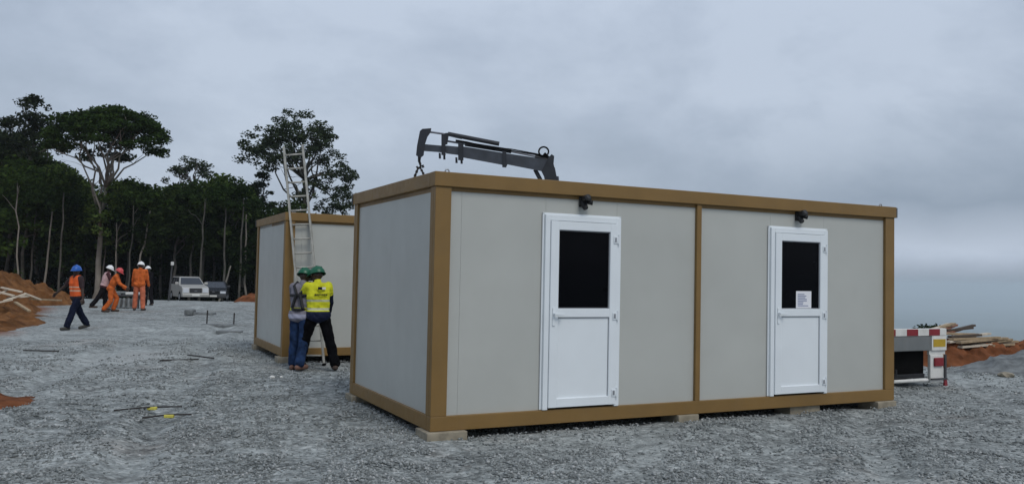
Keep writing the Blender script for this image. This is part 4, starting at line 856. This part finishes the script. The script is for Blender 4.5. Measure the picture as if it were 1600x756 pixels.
# saplings with bare pale trunks along the wood's edge
for i, (x, Yp, h_, dx) in enumerate(((312, 68, 6.6, .2), (342, 67, 3.2, .9), (350, 69, 6.4, -.1), (30, 68, 7.5, -.5), (92, 69, 7, .1), (68, 70, 6, .5), (200, 69, 6.5, .2), (207, 69.5, 6.2, 1.3), (374, 70, 7, .1), (182, 70, 5.2, -.2), (45, 71, 6, .4), (158, 72, 6.5, .5), (232, 70, 4.4, .1), (385, 71, 6, -.2), (296, 71, 6, .2))):
    p = base_at(x, Yp, .3); rr2 = np.random.default_rng(300 + i); rt_ = empty('sapling', p, 0, 'slender bare pale trunk standing at the edge of the dark forest' if h_ > 4 else 'short broken pale trunk behind the parked cars', 'tree', 'slender trunks at the forest edge' if h_ > 4 else None)
    h_ = h_ * 1.3 if h_ > 4 else h_; q = MB(); r_ = .07 + .05 * rr2.random(); tp = limb_curve((0, 0, 0), (dx, 0, h_), 0, 8, .07, rr2); q.tube(tp, [r_ * (1 - .5 * j / 8) for j in range(9)], 8)
    if h_ > 4 and i % 3 == 0:
        for j in (6, 7): e_ = np.asarray(tp[j]) + rr2.normal(size=3) * (.7, .7, .1) + np.array((0, 0, 1.1)); q.tube(limb_curve(tp[j], e_, .05, 4, .4, rr2), [r_ * .45, r_ * .35, r_ * .25, r_ * .2, r_ * .1], 5)
    q.build('trunk', M['bark_pale'] if i % 2 else M['bark'], rt_, True)
    if h_ > 4:
        v_, f_ = clump_leaves([((dx + rr2.normal() * .7, rr2.normal() * .7, h_ + rr2.random() * 1.6), (.8, .8, .5), .7) for _ in range(9)], 70, .17, rr2); np_mesh('crown', v_, f_, M['leaf1'], rt_)
# lone treetop on the slope beyond the timber
p = at(1450, 512, 46); zb_ = gz(p.x, p.y); tree(61, 1, .12, dome(.95, .9, p.z - zb_ - .5, p.z - zb_ + .15, 26, .35, .6, .7), M['leaf1'], M['bark'], 260, .1, 'small dark treetop showing above the truck tail board', (p.x, p.y, zb_), (0, 0), max(1, p.z - zb_ - .7), group=None, limbs=6)

# ------------------------------------------------------------------ air, sky, sun
hz = MB().box(-70000, 70000, -70000, 70000, -520, 40); MH = bpy.data.materials.new('haze_air'); MH.use_nodes = True; nt = MH.node_tree; nt.nodes.remove(nt.nodes['Principled BSDF'])
pv_ = _n(nt, 'ShaderNodeVolumePrincipled'); pv_.inputs['Color'].default_value = (.84, .93, 1, 1); pv_.inputs['Density'].default_value = .00017; nt.links.new(pv_.outputs[0], nt.nodes['Material Output'].inputs['Volume'])
hb = hz.build('haze', MH); tag(hb, kind='stuff')
w = bpy.data.worlds.new('World'); sc.world = w; w.use_nodes = True; nt = w.node_tree; bg = nt.nodes['Background']
SUN_EL, SUN_AZ = R(52), math.atan2(.55, -.83)     # azimuth measured from +Y towards +X: behind the viewer, to the right
sky = _n(nt, 'ShaderNodeTexSky'); sky.sky_type = 'NISHITA'; sky.sun_disc = False; sky.sun_elevation = SUN_EL; sky.sun_rotation = SUN_AZ; sky.air_density = 1.5; sky.dust_density = 2
tc = _n(nt, 'ShaderNodeTexCoord'); mp_ = _n(nt, 'ShaderNodeMapping'); mp_.inputs['Scale'].default_value = (1, 1, 1.9); nt.links.new(tc.outputs['Generated'], mp_.inputs['Vector']); v = mp_.outputs[0]
f1_ = noise(nt, v, 2.4, 9, .6, .15); f2_ = noise(nt, v, .9, 3, .5); f = math_n(nt, 'ADD', math_n(nt, 'MULTIPLY', f1_, .55), math_n(nt, 'MULTIPLY', f2_, .45))
cl_c = ramp(nt, f, [(.37, (3.0, 3.6, 4.5)), (.45, (3.8, 4.5, 5.6)), (.52, (4.6, 5.35, 6.6)), (.6, (5.7, 6.5, 7.8))])
sp_ = _n(nt, 'ShaderNodeSeparateXYZ'); nt.links.new(tc.outputs['Generated'], sp_.inputs[0])
hzc = ramp(nt, sp_.outputs[2], [(0, (.66,) * 3), (.008, (.78,) * 3), (.03, (1.14,) * 3), (.055, (1.08,) * 3), (.1, (1.0,) * 3), (.25, (1.0,) * 3), (.6, (1.15,) * 3)])
cl_c = mixc(nt, 1, cl_c, hzc, 'MULTIPLY')
bnd = math_n(nt, 'MULTIPLY', ramp(nt, math_n(nt, 'ADD', sp_.outputs[2], math_n(nt, 'MULTIPLY', math_n(nt, 'SUBTRACT', f1_, .5), .16)), [(.045, (0, 0, 0)), (.09, (1, 1, 1)), (.2, (0, 0, 0))]), ramp(nt, sp_.outputs[0], [(.05, (0, 0, 0)), (.4, (1, 1, 1))]))
cl_c = mixc(nt, math_n(nt, 'MULTIPLY', bnd, .85), cl_c, (2.6, 3.3, 4.4))
nt.links.new(mixc(nt, .9, sky.outputs[0], cl_c), bg.inputs['Color']); bg.inputs['Strength'].default_value = .096
sl = bpy.data.lights.new('sun', 'SUN'); sl.energy = 1.3; sl.angle = R(25); sl.color = (1, .97, .92); so_ = bpy.data.objects.new('sun', sl); col.objects.link(so_)
sd3 = Vector((math.sin(SUN_AZ) * math.cos(SUN_EL), math.cos(SUN_AZ) * math.cos(SUN_EL), math.sin(SUN_EL))); so_.rotation_euler = sd3.to_track_quat('Z', 'Y').to_euler()
vs_ = sc.view_settings; vs_.view_transform = 'Standard'; vs_.look = 'None'; vs_.gamma = 1; vs_.exposure = 0
cy = sc.cycles; cy.use_denoising = True; cy.volume_bounces = 3; cy.max_bounces = 8; cy.volume_max_steps = 64
